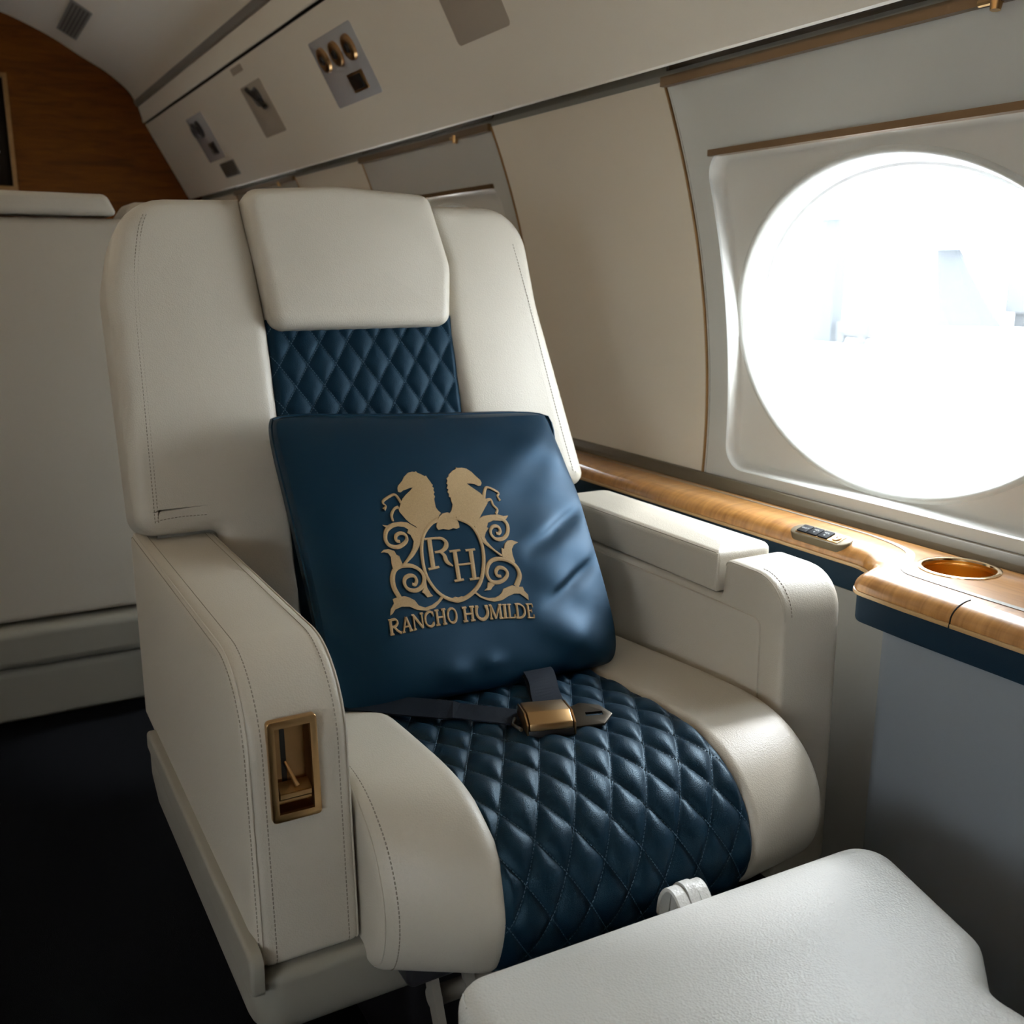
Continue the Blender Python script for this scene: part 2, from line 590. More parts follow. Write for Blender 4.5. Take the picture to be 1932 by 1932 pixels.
def window(idx, xc, sgn):
    w = bpy.data.objects.new('window_%d' % idx, None)
    COL.objects.link(w)
    struct(w)
    A = set(2 * PI * k / 144 for k in range(144))
    for sx in (-1, 1):
        A.add(math.atan2(1.290 - WZ, sx * PH) % (2 * PI))
        A.add(math.atan2(-(WZ - 0.600), sx * PH) % (2 * PI))
    for sx in (-1, 1):
        for sz in (-1, 1):
            base = math.atan2(0.905 - WZ + sz * 0.245, sx * 0.315)
            for q in range(-9, 10):
                A.add((base + q * 0.012) % (2 * PI))
    A = sorted(A)
    rect = ang_loop('rect', xc, A)
    rnd = ang_loop('round', xc, A)
    ring_mesh('lining_panel', [(rect, 0), (rnd, 0), (ang_loop('round', xc, A, 0.002), 0.003)], PANEL, w, sgn)
    el = ang_loop('ell', xc, A)
    ring_mesh('recess', [(ang_loop('round', xc, A, 0.002), 0.003), (ang_loop('round', xc, A, 0.003), 0.018), (ang_loop('round', xc, A, 0.006), 0.025), (ang_loop('round', xc, A, 0.012), 0.028),
                         (ang_loop('ell', xc, A, -0.014), 0.028)], RECESS, w, sgn, ang=50)
    ring_mesh('bezel', [(ang_loop('ell', xc, A, -0.014), 0.028), (ang_loop('ell', xc, A, -0.011), 0.0245), (ang_loop('ell', xc, A, -0.008), 0.023),
                        (ang_loop('ell', xc, A, -0.003), 0.026), (ang_loop('ell', xc, A, 0.0), 0.034), (ang_loop('ell', xc, A, 0.004), 0.05)], PANEL, w, sgn, ang=60)
    ring_mesh('reveal', [(ang_loop('ell', xc, A, 0.004), 0.05), (ang_loop('ell', xc, A, 0.006), 0.066), (ang_loop('ell', xc, A, 0.010), 0.068), (ang_loop('ell', xc, A, 0.010), 0.085),
                         (ang_loop('ell', xc, A, 0.016), 0.088), (ang_loop('ell', xc, A, 0.016), 0.115)], WHITE, w, sgn, ang=40)
    for nm, off, ins in (('inner_pane', 0.070, 0.0095), ('outer_pane', 0.112, 0.016)):
        L = ang_loop('ell', xc, A, ins)
        vs = [(x, (Wy(z) + off) * sgn, z) for x, z in L]
        vs.append((xc, (Wy(WZ) + off) * sgn, WZ))
        c = len(vs) - 1
        mk(nm, vs, [(k, (k + 1) % c, c) for k in range(c)], PANE, w)
    # the sill of the pull shade: a thin brown handle lying along the top of the recess
    mb = MB()
    for z, h in ((1.1725, 0.0050),):
        y = (Wy(z) + 0.002)
        mb.box((xc, y * sgn, z), (0.322, 0.009, h))
    mb.build('shade_handle', BROWN, w, smooth=False)
    # brown header rail with two little pull knobs
    mb = MB()
    mb.box((xc, (Wy(1.288) - 0.002) * sgn, 1.288), (PH, 0.008, 0.0075))
    mb.build('header_rail', BROWN, w, smooth=False)
    mb = MB()
    mb.tube([(xc + 0.228, (Wy(1.28) - 0.010) * sgn, 1.288), (xc + 0.228, (Wy(1.28) - 0.012) * sgn, 1.272)], [0.008, 0.006], 12)
    mb.tube([(xc + 0.205, (Wy(1.28) - 0.010) * sgn, 1.284), (xc + 0.235, (Wy(1.28) - 0.010) * sgn, 1.284)], 0.005, 10)
    mb.build('knob', BRASS, w)
    # dark pocket the shade disappears into
    mb = MB()
    mb.box((xc, 1.1005 * sgn, 1.3165), (PH, 0.003, 0.0175))
    mb.box((xc, 1.083 * sgn, 1.3335), (PH, 0.020, 0.002))
    mb.build('shade_pocket', POCKET, w, smooth=False)
    if (sgn < 0 and xc < 0) or (sgn > 0 and xc > 0):      # added sheets over unseen windows, placed to block daylight
        L = ang_loop('round', xc, A, 0.003)
        vs = [(x, (Wy(z) + 0.006) * sgn, z) for x, z in L] + [(xc, (Wy(WZ) + 0.006) * sgn, WZ)]
        c = len(vs) - 1
        mk('daylight_block', vs, [(k, (k + 1) % c, c) for k in range(c)], RECESS, w)
    # gold edging down both sides
    for sx, mt in ((-1, BRASS_DARK), (1, BRASS_DARK)):
        pts = [(xc + sx * PH, (Wy(z) - 0.0005) * sgn, z) for z in [0.60 + 0.69 * k / 24 for k in range(25)]]
        MB().tube(pts, 0.0030, 8).build('edging', mt, w)
        pts = [(xc + sx * (PH - 0.007), (Wy(z) + 0.001) * sgn, z) for z in [0.60 + 0.685 * k / 24 for k in range(25)]]
        MB().tube(pts, 0.0012, 6).build('shadow_gap', GAP, w)
    return w

n = 0
for sgn in (1, -1):
    side = 'right' if sgn > 0 else 'left'
    for xc in CENTRES:
        n += 1
        window(n, xc, sgn)
    # one wall object: fabric bays between the window panels
    vs = []; fs = []
    bays = [(X_BACK, CENTRES[0] - PH)] + [(CENTRES[i] + PH, CENTRES[i + 1] - PH) for i in range(4)] + [(CENTRES[4] + PH, X_FRONT)]
    mb = MB()
    for x0, x1 in bays:
        q = []
        NZ = 20
        for i in range(NZ + 1):
            z = 0.60 + 0.69 * i / NZ
            q += [(x0, Wy(z) * sgn, z), (x1, Wy(z) * sgn, z)]
        mb.add(q, [(2 * i, 2 * i + 1, 2 * i + 3, 2 * i + 2) for i in range(NZ)])
    struct(mb.build('wall_' + side, FABRIC))
    # lower side wall
    mb = MB()
    prof = [(1.235, 0.60), (1.235, 0.530), (1.115, 0.530), (1.115, 0.12), (1.10, 0.06), (1.10, 0.0)]
    q = []
    for (y, z) in prof:
        q += [(X_BACK, y * sgn, z), (X_FRONT, y * sgn, z)]
    mb.add(q, [(2 * i, 2 * i + 1, 2 * i + 3, 2 * i + 2) for i in range(len(prof) - 1)])
    o = mb.build('wall_%s_lower' % side, LOWER)
    struct(o)

# cove above the windows, service panel, light strip and ceiling (mirrored about the aisle)
def sweep_x(name, prof, m, sgn, x0=X_BACK, x1=X_FRONT, ang=30):
    q = []
    for (y, z) in prof:
        q += [(x0, y * sgn, z), (x1, y * sgn, z)]
    return mk(name, q, [(2 * i, 2 * i + 1, 2 * i + 3, 2 * i + 2) for i in range(len(prof) - 1)], m, ang=ang)
for sgn in (1, -1):
    side = 'right' if sgn > 0 else 'left'
    k0 = 1 if sgn > 0 else 5
    struct(sweep_x('trim_%d' % k0, [(Wy(1.29), 1.290), (1.094, 1.300), (1.105, 1.318), (1.10, 1.335), (1.058, 1.335)], SHROUD, sgn))
    struct(sweep_x('trim_%d' % (k0 + 1), [(1.058, 1.335), (1.051, 1.318), (1.053, 1.304), (1.049, 1.299), (1.043, 1.301), (1.036, 1.312), (0.962, 1.448), (0.900, 1.562), (0.8765, 1.606)], CEIL, sgn))
    struct(sweep_x('trim_%d' % (k0 + 2), [(0.8765, 1.606), (0.8775, 1.609), (0.884, 1.612), (0.878, 1.6165)], GAP, sgn))
    struct(sweep_x('trim_%d' % (k0 + 3), [(0.878, 1.6165), (0.869, 1.6125), (0.8655, 1.616), (0.864, 1.632), (0.852, 1.673), (0.8515, 1.676)], CEIL, sgn))
    lens = sweep_x('light_lens', [(0.8515, 1.676), (0.8435, 1.679), (0.834, 1.698), (0.8375, 1.702)], LENS, sgn)
    struct(lens)
    lens.name = 'trim_%d' % (9 if sgn > 0 else 10)
cprof = [(0.8375, 1.702), (0.812, 1.742), (0.735, 1.805), (0.632, 1.862), (0.545, 1.915), (0.459, 1.956), (0.347, 2.0), (0.22, 2.035), (0.10, 2.052), (0.0, 2.056)]
cp = smoothline(cprof, 4)
cp = [(p[0], p[1]) for p in cp]
cp = cp + [(-a, b) for a, b in reversed(cp[:-1])]
struct(sweep_x('ceiling', cp, CEIL, 1, ang=60))

# bulkheads: rear one is cherry wood, the one behind the camera too
def bulkhead(name, x, m):
    prof = [(0, 0), (1.35, 0), (1.35, 1.4), (1.1, 1.9), (0.6, 2.2), (0, 2.3)]
    P = prof + [(-a, b) for a, b in reversed(prof[1:-1])]
    vs = [(x, a, b) for a, b in P]
    return struct(mk(name, vs, [tuple(range(len(vs)))], m, smooth=False))
bulkhead('wall_rear', X_BACK, WOOD_DARK)
bulkhead('wall_front', X_FRONT, WOOD_DARK)

# base trim strip between ledge and wall lining
prof = fillet([(1.226, 0.598), (1.190, 0.598, 0.003), (1.196, 0.609, 0.006), (1.207, 0.619, 0.004), (1.226, 0.619)], 4)
struct(slab('trim_11', prof, YZ, X_BACK + 0.01, X_FRONT - 0.01, 0, 0, STRIPB))

# outside: apron, a parked aircraft's tail, a hangar column and two ground carts seen through the glass
APRON = mat('concrete_apron', (0.78, 0.78, 0.78), 0.8)
FAINT = mat('pale_blue_paint', (0.050, 0.0545, 0.0595), 0.6)
FAINT2 = mat('pale_grey_paint', (0.056, 0.058, 0.059), 0.6)
struct(mk('ground', [(-60, -60, -1.6), (60, -60, -1.6), (60, 90, -1.6), (-60, 90, -1.6)], [(0, 1, 2, 3)], APRON))

# ------------------------------------------------------------------ side ledge with console
ledge = thing('side_ledge', 'glossy honey-coloured wooden ledge running under the round windows, with gold cup holder and switch plate', 'ledge')
ledge.location = (-0.83, 1.1, 0.0)
def own(o, parent):
    """parent while keeping world placement (parents are unrotated empties)"""
    o.parent = parent
    o.location = o.location - parent.location
    return o
plan = fillet([(-4.80, 1.222), (-4.80, 1.104), (-0.925, 1.104, 0.07), (-0.893, 1.010, 0.032), (-0.80, 1.006, 0.05), (1.10, 1.006), (1.10, 1.222)], 8)
top = slab('ledge_top', plan, XY, 0.576, 0.600, 0.001, 0.0215, WOOD_LEDGE, None, steps=8, ang=50, ell=0.034)
cutter = MB().tube([(-0.83, 1.143, 0.50), (-0.83, 1.143, 0.65)], 0.0485, 48)
cut(top, cutter)
own(top, ledge)
# flat-grain field of the top, laid a hair above between inlay and wall
ip = [(-4.79, 1.180, .004), (-3, 1.180, .004), (-1.4, 1.180, .004), (-1.08, 1.180, .005), (-0.985, 1.174, .007), (-0.920, 1.153, .011), (-0.886, 1.112, .013), (-0.858, 1.074, .012), (-0.81, 1.063, .010), (-0.6, 1.061, .009), (0, 1.061, .008), (1.09, 1.061, .008)]
sp = smoothline(ip, 6)
fp = [(-4.79, 1.221)] + [(p[0], p[1]) for p in sp] + [(1.09, 1.221)]
field = slab('top_panel', fp, XY, 0.5985, 0.6003, 0, 0, WOOD_TOP)
cut(field, cutter)
own(field, ledge)
def strip(name, pts, widths, z, m, parent, h=0.0003):
    P = [Vector((p[0], p[1])) for p in pts]
    vs = []; fs = []
    for i, p in enumerate(P):
        a = P[max(0, i - 1)]; b = P[min(len(P) - 1, i + 1)]
        d = (b - a).normalized(); s = Vector((-d.y, d.x)) * widths[i] / 2
        for zz in (z, z + h):
            vs += [(p.x + s.x, p.y + s.y, zz), (p.x - s.x, p.y - s.y, zz)]
    for i in range(len(P) - 1):
        a = 4 * i; b = a + 4
        fs += [(a + 2, a + 3, b + 3, b + 2), (a, a + 2, b + 2, b), (a + 1, b + 1, b + 3, a + 3), (a, b, b + 1, a + 1)]
    fs += [(0, 1, 3, 2), (4 * len(P) - 4, 4 * len(P) - 2, 4 * len(P) - 1, 4 * len(P) - 3)]
    return own(mk(name, vs, fs, m), parent)
ip = [(-4.79, 1.180, .004), (-3, 1.180, .004), (-1.4, 1.180, .004), (-1.08, 1.180, .005), (-0.985, 1.174, .007), (-0.920, 1.153, .011), (-0.886, 1.112, .013), (-0.858, 1.074, .012), (-0.81, 1.063, .010), (-0.6, 1.061, .009), (0, 1.061, .008), (1.09, 1.061, .008)]
sp = smoothline(ip, 6)
strip('inlay_strip', [(p[0], p[1]) for p in sp], [p[2] for p in sp], 0.6003, INLAY, ledge, 0.0005)
# pale edge moulding along the underside of the roll
ep = inset2d(plan, -0.0015)
em_ = slab('edge_moulding', ep, XY, 0.5705, 0.5760, 0.001, 0.001, WOOD_EDGE, None, steps=2)
cut(em_, cutter)
own(em_, ledge)
# navy upholstered band under the edge
fb_ = slab('fabric_band', inset2d(plan, 0.004), XY, 0.532, 0.5705, 0.004, 0.001, NAVY_BAND, None, steps=2)
cut(fb_, MB().tube([(-0.83, 1.143, 0.50), (-0.83, 1.143, 0.65)], 0.0485, 48))
own(fb_, ledge)
# seam where the folding table leaf meets the fixed edge
gp = [(-0.735, 1.006 + 0.034 * (1 - math.cos(k / 8 * PI / 2)), 0.5785 + 0.0215 * math.sin(k / 8 * PI / 2)) for k in range(9)][::-1] + [(-0.735, 1.0045, 0.571)]
own(MB().tube(smoothline(gp, 5), 0.0011, 6).build('leaf_seam', GAP), ledge)
# console body below the wide end
cb = fillet([(-0.850, 1.20), (-0.850, 1.018, 0.02), (1.10, 1.014), (1.10, 1.20)], 6)
cp_ = slab('console_panel', cb, XY, 0.0, 0.533, 0, 0, SLATE)

own(cp_, ledge)
# cup holder
cup = lathe('cup_holder', [(0.0, 0.5345), (0.040, 0.5345), (0.0445, 0.540), (0.0455, 0.5985)], (-0.83, 1.143, 0), CUPGOLD, n=64)
crim = lathe('rim', [(0.0453, 0.592), (0.0457, 0.6005), (0.0465, 0.6018), (0.0495, 0.6025), (0.0525, 0.6015), (0.0528, 0.5995)], (-0.83, 1.143, 0), GOLD, n=64)
own(cup, ledge)
crim.parent = cup
cup['label'] = 'polished gold cup holder'
# switch plate (stadium) lying on the roll
SPc = Vector((-1.050, 1.118, 0.5965))
tx = Vector((1.0, 0.0, 0.0)); ty = Vector((0, 0.965, 0.30)).normalized(); tz = tx.cross(ty)
RP = Matrix((tx, ty, tz)).transposed()
def pm(a, b, w): return SPc + RP @ Vector((a, b, w))
st = fillet([(-0.056, -0.016, 0.0159), (0.056, -0.016, 0.0159), (0.056, 0.016, 0.0159), (-0.056, 0.016, 0.0159)], 8)
sw = own(slab('switch_plate', st, pm, -0.010, 0.0035, 0, 0.0018, BRONZE, None, steps=3), ledge)
sw['label'] = 'brass plate with three black buttons and a headphone jack'
def subp(o):
    o.parent = sw
    o.matrix_parent_inverse = Matrix.Identity(4)
    o.location = Vector((0, 0, 0))
    return o
fr = fillet([(-0.042, -0.0115, 0.002), (0.042, -0.0115, 0.002), (0.042, 0.0115, 0.002), (-0.042, 0.0115, 0.002)], 3)
subp(slab('inner_frame', fr, pm, 0.002, 0.0046, 0, 0.0008, BRASS, None, steps=2))
def text_mesh(name, s, size, m, place, parent_fn):
    cu = bpy.data.curves.new(name, 'FONT')
    cu.body = s; cu.size = size; cu.align_x = 'CENTER'; cu.align_y = 'CENTER'; cu.extrude = 0.00012
    to = bpy.data.objects.new(name, cu); COL.objects.link(to)
    dg = bpy.context.evaluated_depsgraph_get(); dg.update()
    me = bpy.data.meshes.new_from_object(to.evaluated_get(dg))
    bpy.data.objects.remove(to)
    for v in me.vertices:
        v.co = place(v.co.x, v.co.y, v.co.z)
    me.materials.clear()
    return parent_fn(link(name, me, m, None, False))
for i, s in enumerate(('SELECT', 'VOL', 'VOL')):
    cx = -0.0305 + i * 0.0208
    bl = fillet([(cx - 0.0095, -0.0098, 0.0012), (cx + 0.0095, -0.0098, 0.0012), (cx + 0.0095, 0.0098, 0.0012), (cx - 0.0095, 0.0098, 0.0012)], 3)
    subp(slab('button', bl, pm, 0.004, 0.0066, 0, 0.0006, BUTTON, None, steps=2))
    zz = 0.0067
    text_mesh('button_text', s, 0.0042 if i == 0 else 0.0052, LEGEND, lambda a, b, w, cx=cx, i=i: pm(cx + a, b + (0.0028 if i else 0), zz + w), subp)
    if i:
        d = -1 if i == 1 else 1
        tri = [(cx - 0.0016, -0.0032 - d * 0.0012), (cx + 0.0016, -0.0032 - d * 0.0012), (cx, -0.0032 + d * 0.0016)]
        subp(slab('arrow_mark', tri, pm, zz, zz + 0.0002, 0, 0, LEGEND))
jm = lambda z: pm(0.0325, 0.0, z)
RJ = RP
subp(lathe('jack', [(0.0, 0.0052), (0.0022, 0.0052), (0.0022, 0.0068), (0.0042, 0.0070), (0.0046, 0.0060), (0.0060, 0.0058), (0.0064, 0.0068), (0.0070, 0.0068), (0.0072, 0.0052)], pm(0.0325, 0, 0), GOLD, None, 24, RP))
subp(lathe('jack_socket', [(0.0, 0.0056), (0.0020, 0.0056)], pm(0.0325, 0, 0), BLACK, None, 16, RP))

# ------------------------------------------------------------------ the seat
seat = thing('cabin_seat', 'cream leather cabin armchair with navy diamond-quilted centre and blue cushion propped on it', 'armchair')
seat.location = (-1.15, 0.57, 0.0)
def S(o):
    return own(o, seat)
def part(o, par):
    o.parent = par
    return o

# aisle-side arm
arm_p = fillet([(-1.50, 0.330), (-1.50, 0.617, 0.02), (-0.885, 0.619, 0.095), (-0.868, 0.308, 0.012)], 10)
arm = slab('armrest', arm_p, XZ, 0.204, 0.309, 0.013, 0.010, CREAM, None, caps0=((0.03, 0.004),), caps1=((0.03, 0.002),), steps=5)
bc = Vector((-0.8770, 0.2500, 0.5150))     # bezel centre on the front of the arm
cut(arm, MB().box(bc, (0.034, 0.0185, 0.0455)))
arm = S(arm)
arm['label'] = 'aisle-side armrest with brass recline lever in its front'
def outline_line(prof, ins, y, keep):
    L = inset2d(prof, ins)
    return [(p[0], y, p[1]) for p in L if keep(p)]
k_top = lambda p: p[1] > 0.31 and p[0] > -1.49
mb = MB()
up_l = outline_line(arm_p, -0.0002, 0.221, k_top)
dashes(mb, up_l, 0.0048, 0.0030, 0.0004)
dashes(mb, outline_line(arm_p, 0.0065, 0.2055, k_top), 0.0048, 0.0030, 0.0004)
dashes(mb, outline_line(arm_p, -0.0002, 0.296, k_top), 0.0048, 0.0030, 0.0004)
st1 = mb.build('stitching', CREAM_SEAM, None, False)
st1.parent = arm
mb = MB()
mb.tube(outline_line(arm_p, 0.0022, 0.2082, k_top), 0.0011, 6)
mb.tube(outline_line(arm_p, 0.0018, 0.3060, k_top), 0.0010, 6)
part(mb.build('piping', CREAM), arm)
# brass lever bezel
RX = Matrix.Rotation(0, 3, 'X')
def fm(a, b, w):     # a along y, b along z, w outwards (+x), following the slight lean of the arm front
    return Vector((-0.8770 + 0.0002 + w - (b) * 0.055, 0.2500 + a, 0.5150 + b))
fo = fillet([(-0.0245, -0.0515, 0.004), (0.0245, -0.0515, 0.004), (0.0245, 0.0515, 0.004), (-0.0245, 0.0515, 0.004)], 4)
bez = slab('lever_bezel', fo, fm, -0.004, 0.0028, 0, 0.001, BRASS, None, steps=3)
cut(bez, MB().box(bc, (0.05, 0.0175, 0.0435)))
bez.parent = arm
bez['label'] = 'brass bezel with recline lever'
tray = MB()
D = -0.0145
A_, B_ = 0.0178, 0.0438
tv = [fm(-A_, -B_, 0.0005), fm(A_, -B_, 0.0005), fm(A_, B_, 0.0005), fm(-A_, B_, 0.0005), fm(-A_ + .002, -B_ + .002, D), fm(A_ - .002, -B_ + .002, D), fm(A_ - .002, B_ - .002, D), fm(-A_ + .002, B_ - .002, D)]
tray.add(tv, [(0, 1, 5, 4), (1, 2, 6, 5), (2, 3, 7, 6), (3, 0, 4, 7), (4, 5, 6, 7)])
t_ = tray.build('lever_tray', BRASS_DARK, None, smooth=False); t_.parent = bez
sl = fillet([(-0.0085, -0.020, 0.002), (-0.0035, -0.020, 0.002), (-0.0035, 0.036, 0.002), (-0.0085, 0.036, 0.002)], 4)
slot = slab('slot', sl, fm, D - 0.001, D + 0.0006, 0, 0, BLACK); slot.parent = bez
lv = MB()
lv.tube([fm(-0.0050, 0.002, D + 0.001), fm(-0.002, -0.007, -0.007), fm(0.0025, -0.019, -0.0010)], [0.0013, 0.0018, 0.0024], 10)
R_ = Matrix.Rotation(math.radians(28), 3, 'Y')
lv.box(fm(0.0005, -0.0215, -0.0060), (0.0070, 0.0155, 0.0014), R_)
lv.box(fm(0.0005, -0.0265, -0.0015), (0.0012, 0.0155, 0.0032))
lever = lv.build('lever', BRASS, None, ang=30); lever.parent = bez
ml = MB()
ml.box(fm(0, -0.0335, -0.0095), (0.006, 0.0165, 0.0012))
part(ml.build('lower_ledge', BRASS, None, False), bez)

# window-side arm
aw_p = fillet([(-1.50, 0.20), (-1.50, 0.562, 0.01), (-0.985, 0.562, 0.006), (-0.980, 0.613, 0.010), (-0.868, 0.612, 0.055), (-0.862, 0.20, 0.012)], 8)
armw = S(slab('armrest', aw_p, XZ, 0.870, 0.978, 0.008, 0.022, CREAM, None, caps0=((0.02, 0.001),), caps1=(), steps=5))
armw['label'] = 'window-side armrest with a separate padded top'
pp = fillet([(-1.40, 0.871, 0.006), (-0.990, 0.866, 0.006), (-0.990, 0.968, 0.02), (-1.40, 0.968, 0.02)], 5)
pad = slab('arm_pad', pp, XY, 0.5645, 0.6200, 0.004, 0.010, CREAM, None, caps1=((0.02, 0.003),), steps=5)
pad.parent = armw
ip_ = fillet([(-1.48, 0.22), (-1.48, 0.553, 0.004), (-0.985, 0.553, 0.03), (-0.905, 0.552, 0.012), (-0.898, 0.22)], 5)
inp = slab('inner_panel', ip_, XZ, 0.866, 0.872, 0.002, 0, CREAM, None, steps=2); inp.parent = armw
mb = MB()
dashes(mb, outline_line(aw_p, -0.0002, 0.884, lambda p: p[0] > -0.96 and p[1] > 0.25), 0.0048, 0.0030, 0.0004)
mb.build('stitching', CREAM_SEAM, None, False).parent = armw
mb = MB()
mb.tube([(x, 0.8655, 0.6195) for x in (-1.395, -1.2, -0.992)] , 0.0010, 6)
mb.tube([(-0.9895, 0.8658, 0.5665), (-0.9895, 0.8655, 0.6185)], 0.0010, 6)
mb.tube(outline_line(aw_p, 0.002, 0.8725, lambda p: p[0] > -0.982 and p[1] > 0.25), 0.0011, 6)
part(mb.build('piping', CREAM), armw)

# base shroud
bp = fillet([(-1.46, 0.250, 0.03), (-1.46, 0.325, 0.004), (-0.862, 0.305, 0.012), (-0.868, 0.215, 0.045), (-1.40, 0.215)], 6)
shr = S(slab('base_shroud', bp, XZ, 0.197, 0.975, 0.032, 0.045, SHROUD, None, steps=6, ang=50))
rim = fillet([(-1.405, 0.347, 0.008), (-0.852, 0.338, 0.014), (-0.856, 0.290, 0.01), (-1.41, 0.318, 0.006)], 4)
S(slab('base_rim', rim, XZ, 0.1905, 0.2040, 0.005, 0.0, SHROUD, None, steps=4))
ped = S(rbox('pedestal', (-1.15, 0.57, 0.108), (0.42, 0.36, 0.214), 0.02, BLACK))
# linkage under the front of the cushion
mb = MB()
R1 = Matrix.Rotation(math.radians(-24), 3, 'Y')
mb.box((-0.842, 0.378, 0.236), (0.009, 0.0045, 0.040), R1)
mb.box((-0.875, 0.366, 0.268), (0.03, 0.012, 0.006))
S(mb.build('linkage_arm', BRACKET, None, False))
mb = MB()
mb.tube([(-0.885, 0.375, 0.262), (-0.885, 0.425, 0.262)], 0.016, 16)
mb.tube([(-0.86, 0.380, 0.218), (-0.86, 0.560, 0.218)], 0.011, 14)
mb.box((-0.875, 0.455, 0.255), (0.012, 0.010, 0.030), R1)
mb.box((-0.860, 0.425, 0.240), (0.004, 0.006, 0.024), R1)
S(mb.build('linkage_bar', BRACKET, None))
S(rbox('seat_pan', (-1.08, 0.59, 0.284), (0.52, 0.50, 0.03), 0.008, DARK_GREY))

# ---- seat cushion: two bolsters and the quilted centre
SP = [(-1.42, .420), (-1.25, .436), (-1.10, .448), (-0.97, .456), (-0.885, .458), (-0.833, .450), (-0.793, .431), (-0.765, .403), (-0.750, .368), (-0.751, .333), (-0.766, .302), (-0.790, .284)]
SPs = [(p[0], p[1]) for p in smoothline(SP, 5)]
cush_p = SPs + [(-0.84, 0.280), (-1.42, 0.295)]
def nose(x, y):
    sh = 0.0
    if y < 0.435: sh = 0.066 * ((0.435 - y) / 0.122) ** 1.8
    if y > 0.74: sh = 0.020 * ((y - 0.74) / 0.13) ** 2
    return x - sh * max(0, min(1, (x + 1.10) / 0.30))
def cmap(dz):
    return lambda a, b, w: (nose(a, w), w, b + dz * max(0, min(1, (b - 0.30) / 0.12)))
bl = S(slab('seat_bolster', cush_p, cmap(0.015), 0.3115, 0.4265, 0.010, 0.022, CREAM, None, caps0=((0.02, 0.0005),), steps=6, ang=50))
br = S(slab('seat_bolster', cush_p, cmap(0.003), 0.7285, 0.8660, 0.012, 0.030, CREAM, None, caps1=((0.02, 0.0005),), steps=6, ang=50))
mb = MB()
L = inset2d(cush_p, 0.0022)
pts = [cmap(0.015)(p[0], p[1], 0.3145) for p in L if p[0] > -0.99 and p[1] > 0.29]
pts2 = [cmap(0.015)(p[0], p[1], 0.3250) for p in inset2d(cush_p, 0.0003) if p[0] > -0.99 and p[1] > 0.29]
dashes(mb, pts2, 0.0048, 0.0030, 0.0005)
part(mb.build('stitching', CREAM_SEAM, None, False), bl)
part(MB().tube(pts, 0.0011, 6).build('piping', CREAM), bl)

QY, QS = 0.0460, 0.0762
def quilt(u, v, amp):
    """pillowed diamonds, u and v in lattice units"""
    p, q = u + v, u - v
    d1 = abs(p - round(p)) * 2
    d2 = abs(q - round(q)) * 2
    d1 = min(1, d1 * 1.0); d2 = min(1, d2 * 1.0)
    h = (1 - (1 - d1) ** 2.6) * (1 - (1 - d2) ** 2.6)
    return amp * h
# arc length along the cushion profile, measured so that the lattice falls where the stitching is
dist = [0.0]
for a, b in zip(SPs, SPs[1:]):
    dist.append(dist[-1] + math.hypot(b[0] - a[0], b[1] - a[1]))
S_OFF = 0.611 - 0.0                      # a row of stitch crossings
ref = None
def prof_at(s):
    s = max(0, min(dist[-1] - 1e-6, s))
    lo, hi = 0, len(dist) - 1
    while hi - lo > 1:
        mid = (lo + hi) // 2
        if dist[mid] <= s: lo = mid
        else: hi = mid
    t = (s - dist[lo]) / (dist[hi] - dist[lo])
    a, b = SPs[lo], SPs[hi]
    x = a[0] + (b[0] - a[0]) * t; z = a[1] + (b[1] - a[1]) * t
    # smooth normal
    a2 = SPs[max(0, lo - 2)]; b2 = SPs[min(len(SPs) - 1, hi + 2)]
    d = Vector((b2[0] - a2[0], b2[1] - a2[1])).normalized()
    return x, z, (-d.y, d.x)
# arc length of the point x = -0.7935, z = .431 on the front curve is the reference crossing row
best = min(range(len(SPs)), key=lambda i: abs(SPs[i][0] + 0.818) + (0 if SPs[i][1] > 0.4 else 9))
S_REF = dist[best]
def seat_uv(y, s):
    return (y - 0.5330) / QY, (s - S_REF) / QS
def seat_pt(y, s, h):
    x, z, nn = prof_at(s)
    e = min(1.0, max(0.0, min(y - 0.4115, 0.7305 - y) / 0.012))
    drop = -0.006 * (1 - math.sqrt(max(0, 1 - (1 - e) ** 2)))
    crown = 0.004 * (1 - ((y - 0.571) / 0.16) ** 2)
    h = h * e + drop + crown - 0.001
    return Vector((nose(x + nn[0] * h, y), y, z + nn[1] * h))
def grid(name, ny, ns, fn, m):
    vs = [fn(i / ny, j / ns) for j in range(ns + 1) for i in range(ny + 1)]
    fs = []
    for j in range(ns):
        for i in range(ny):
            a = j * (ny + 1) + i
            fs.append((a, a + 1, a + ny + 2, a + ny + 1))
    return mk(name, vs, fs, m, None, ang=75)
s0 = 0.12; s1 = dist[-1]
def fseat(a, b):
    y = 0.4105 + 0.3210 * a; s = s0 + (s1 - s0) * b
    u, v = seat_uv(y, s)
    return seat_pt(y, s, quilt(u, v, 0.0072))
qc = S(grid('quilted_seat_centre', 170, 300, fseat, NAVY))
qc['label'] = 'navy diamond-quilted centre of the seat cushion'
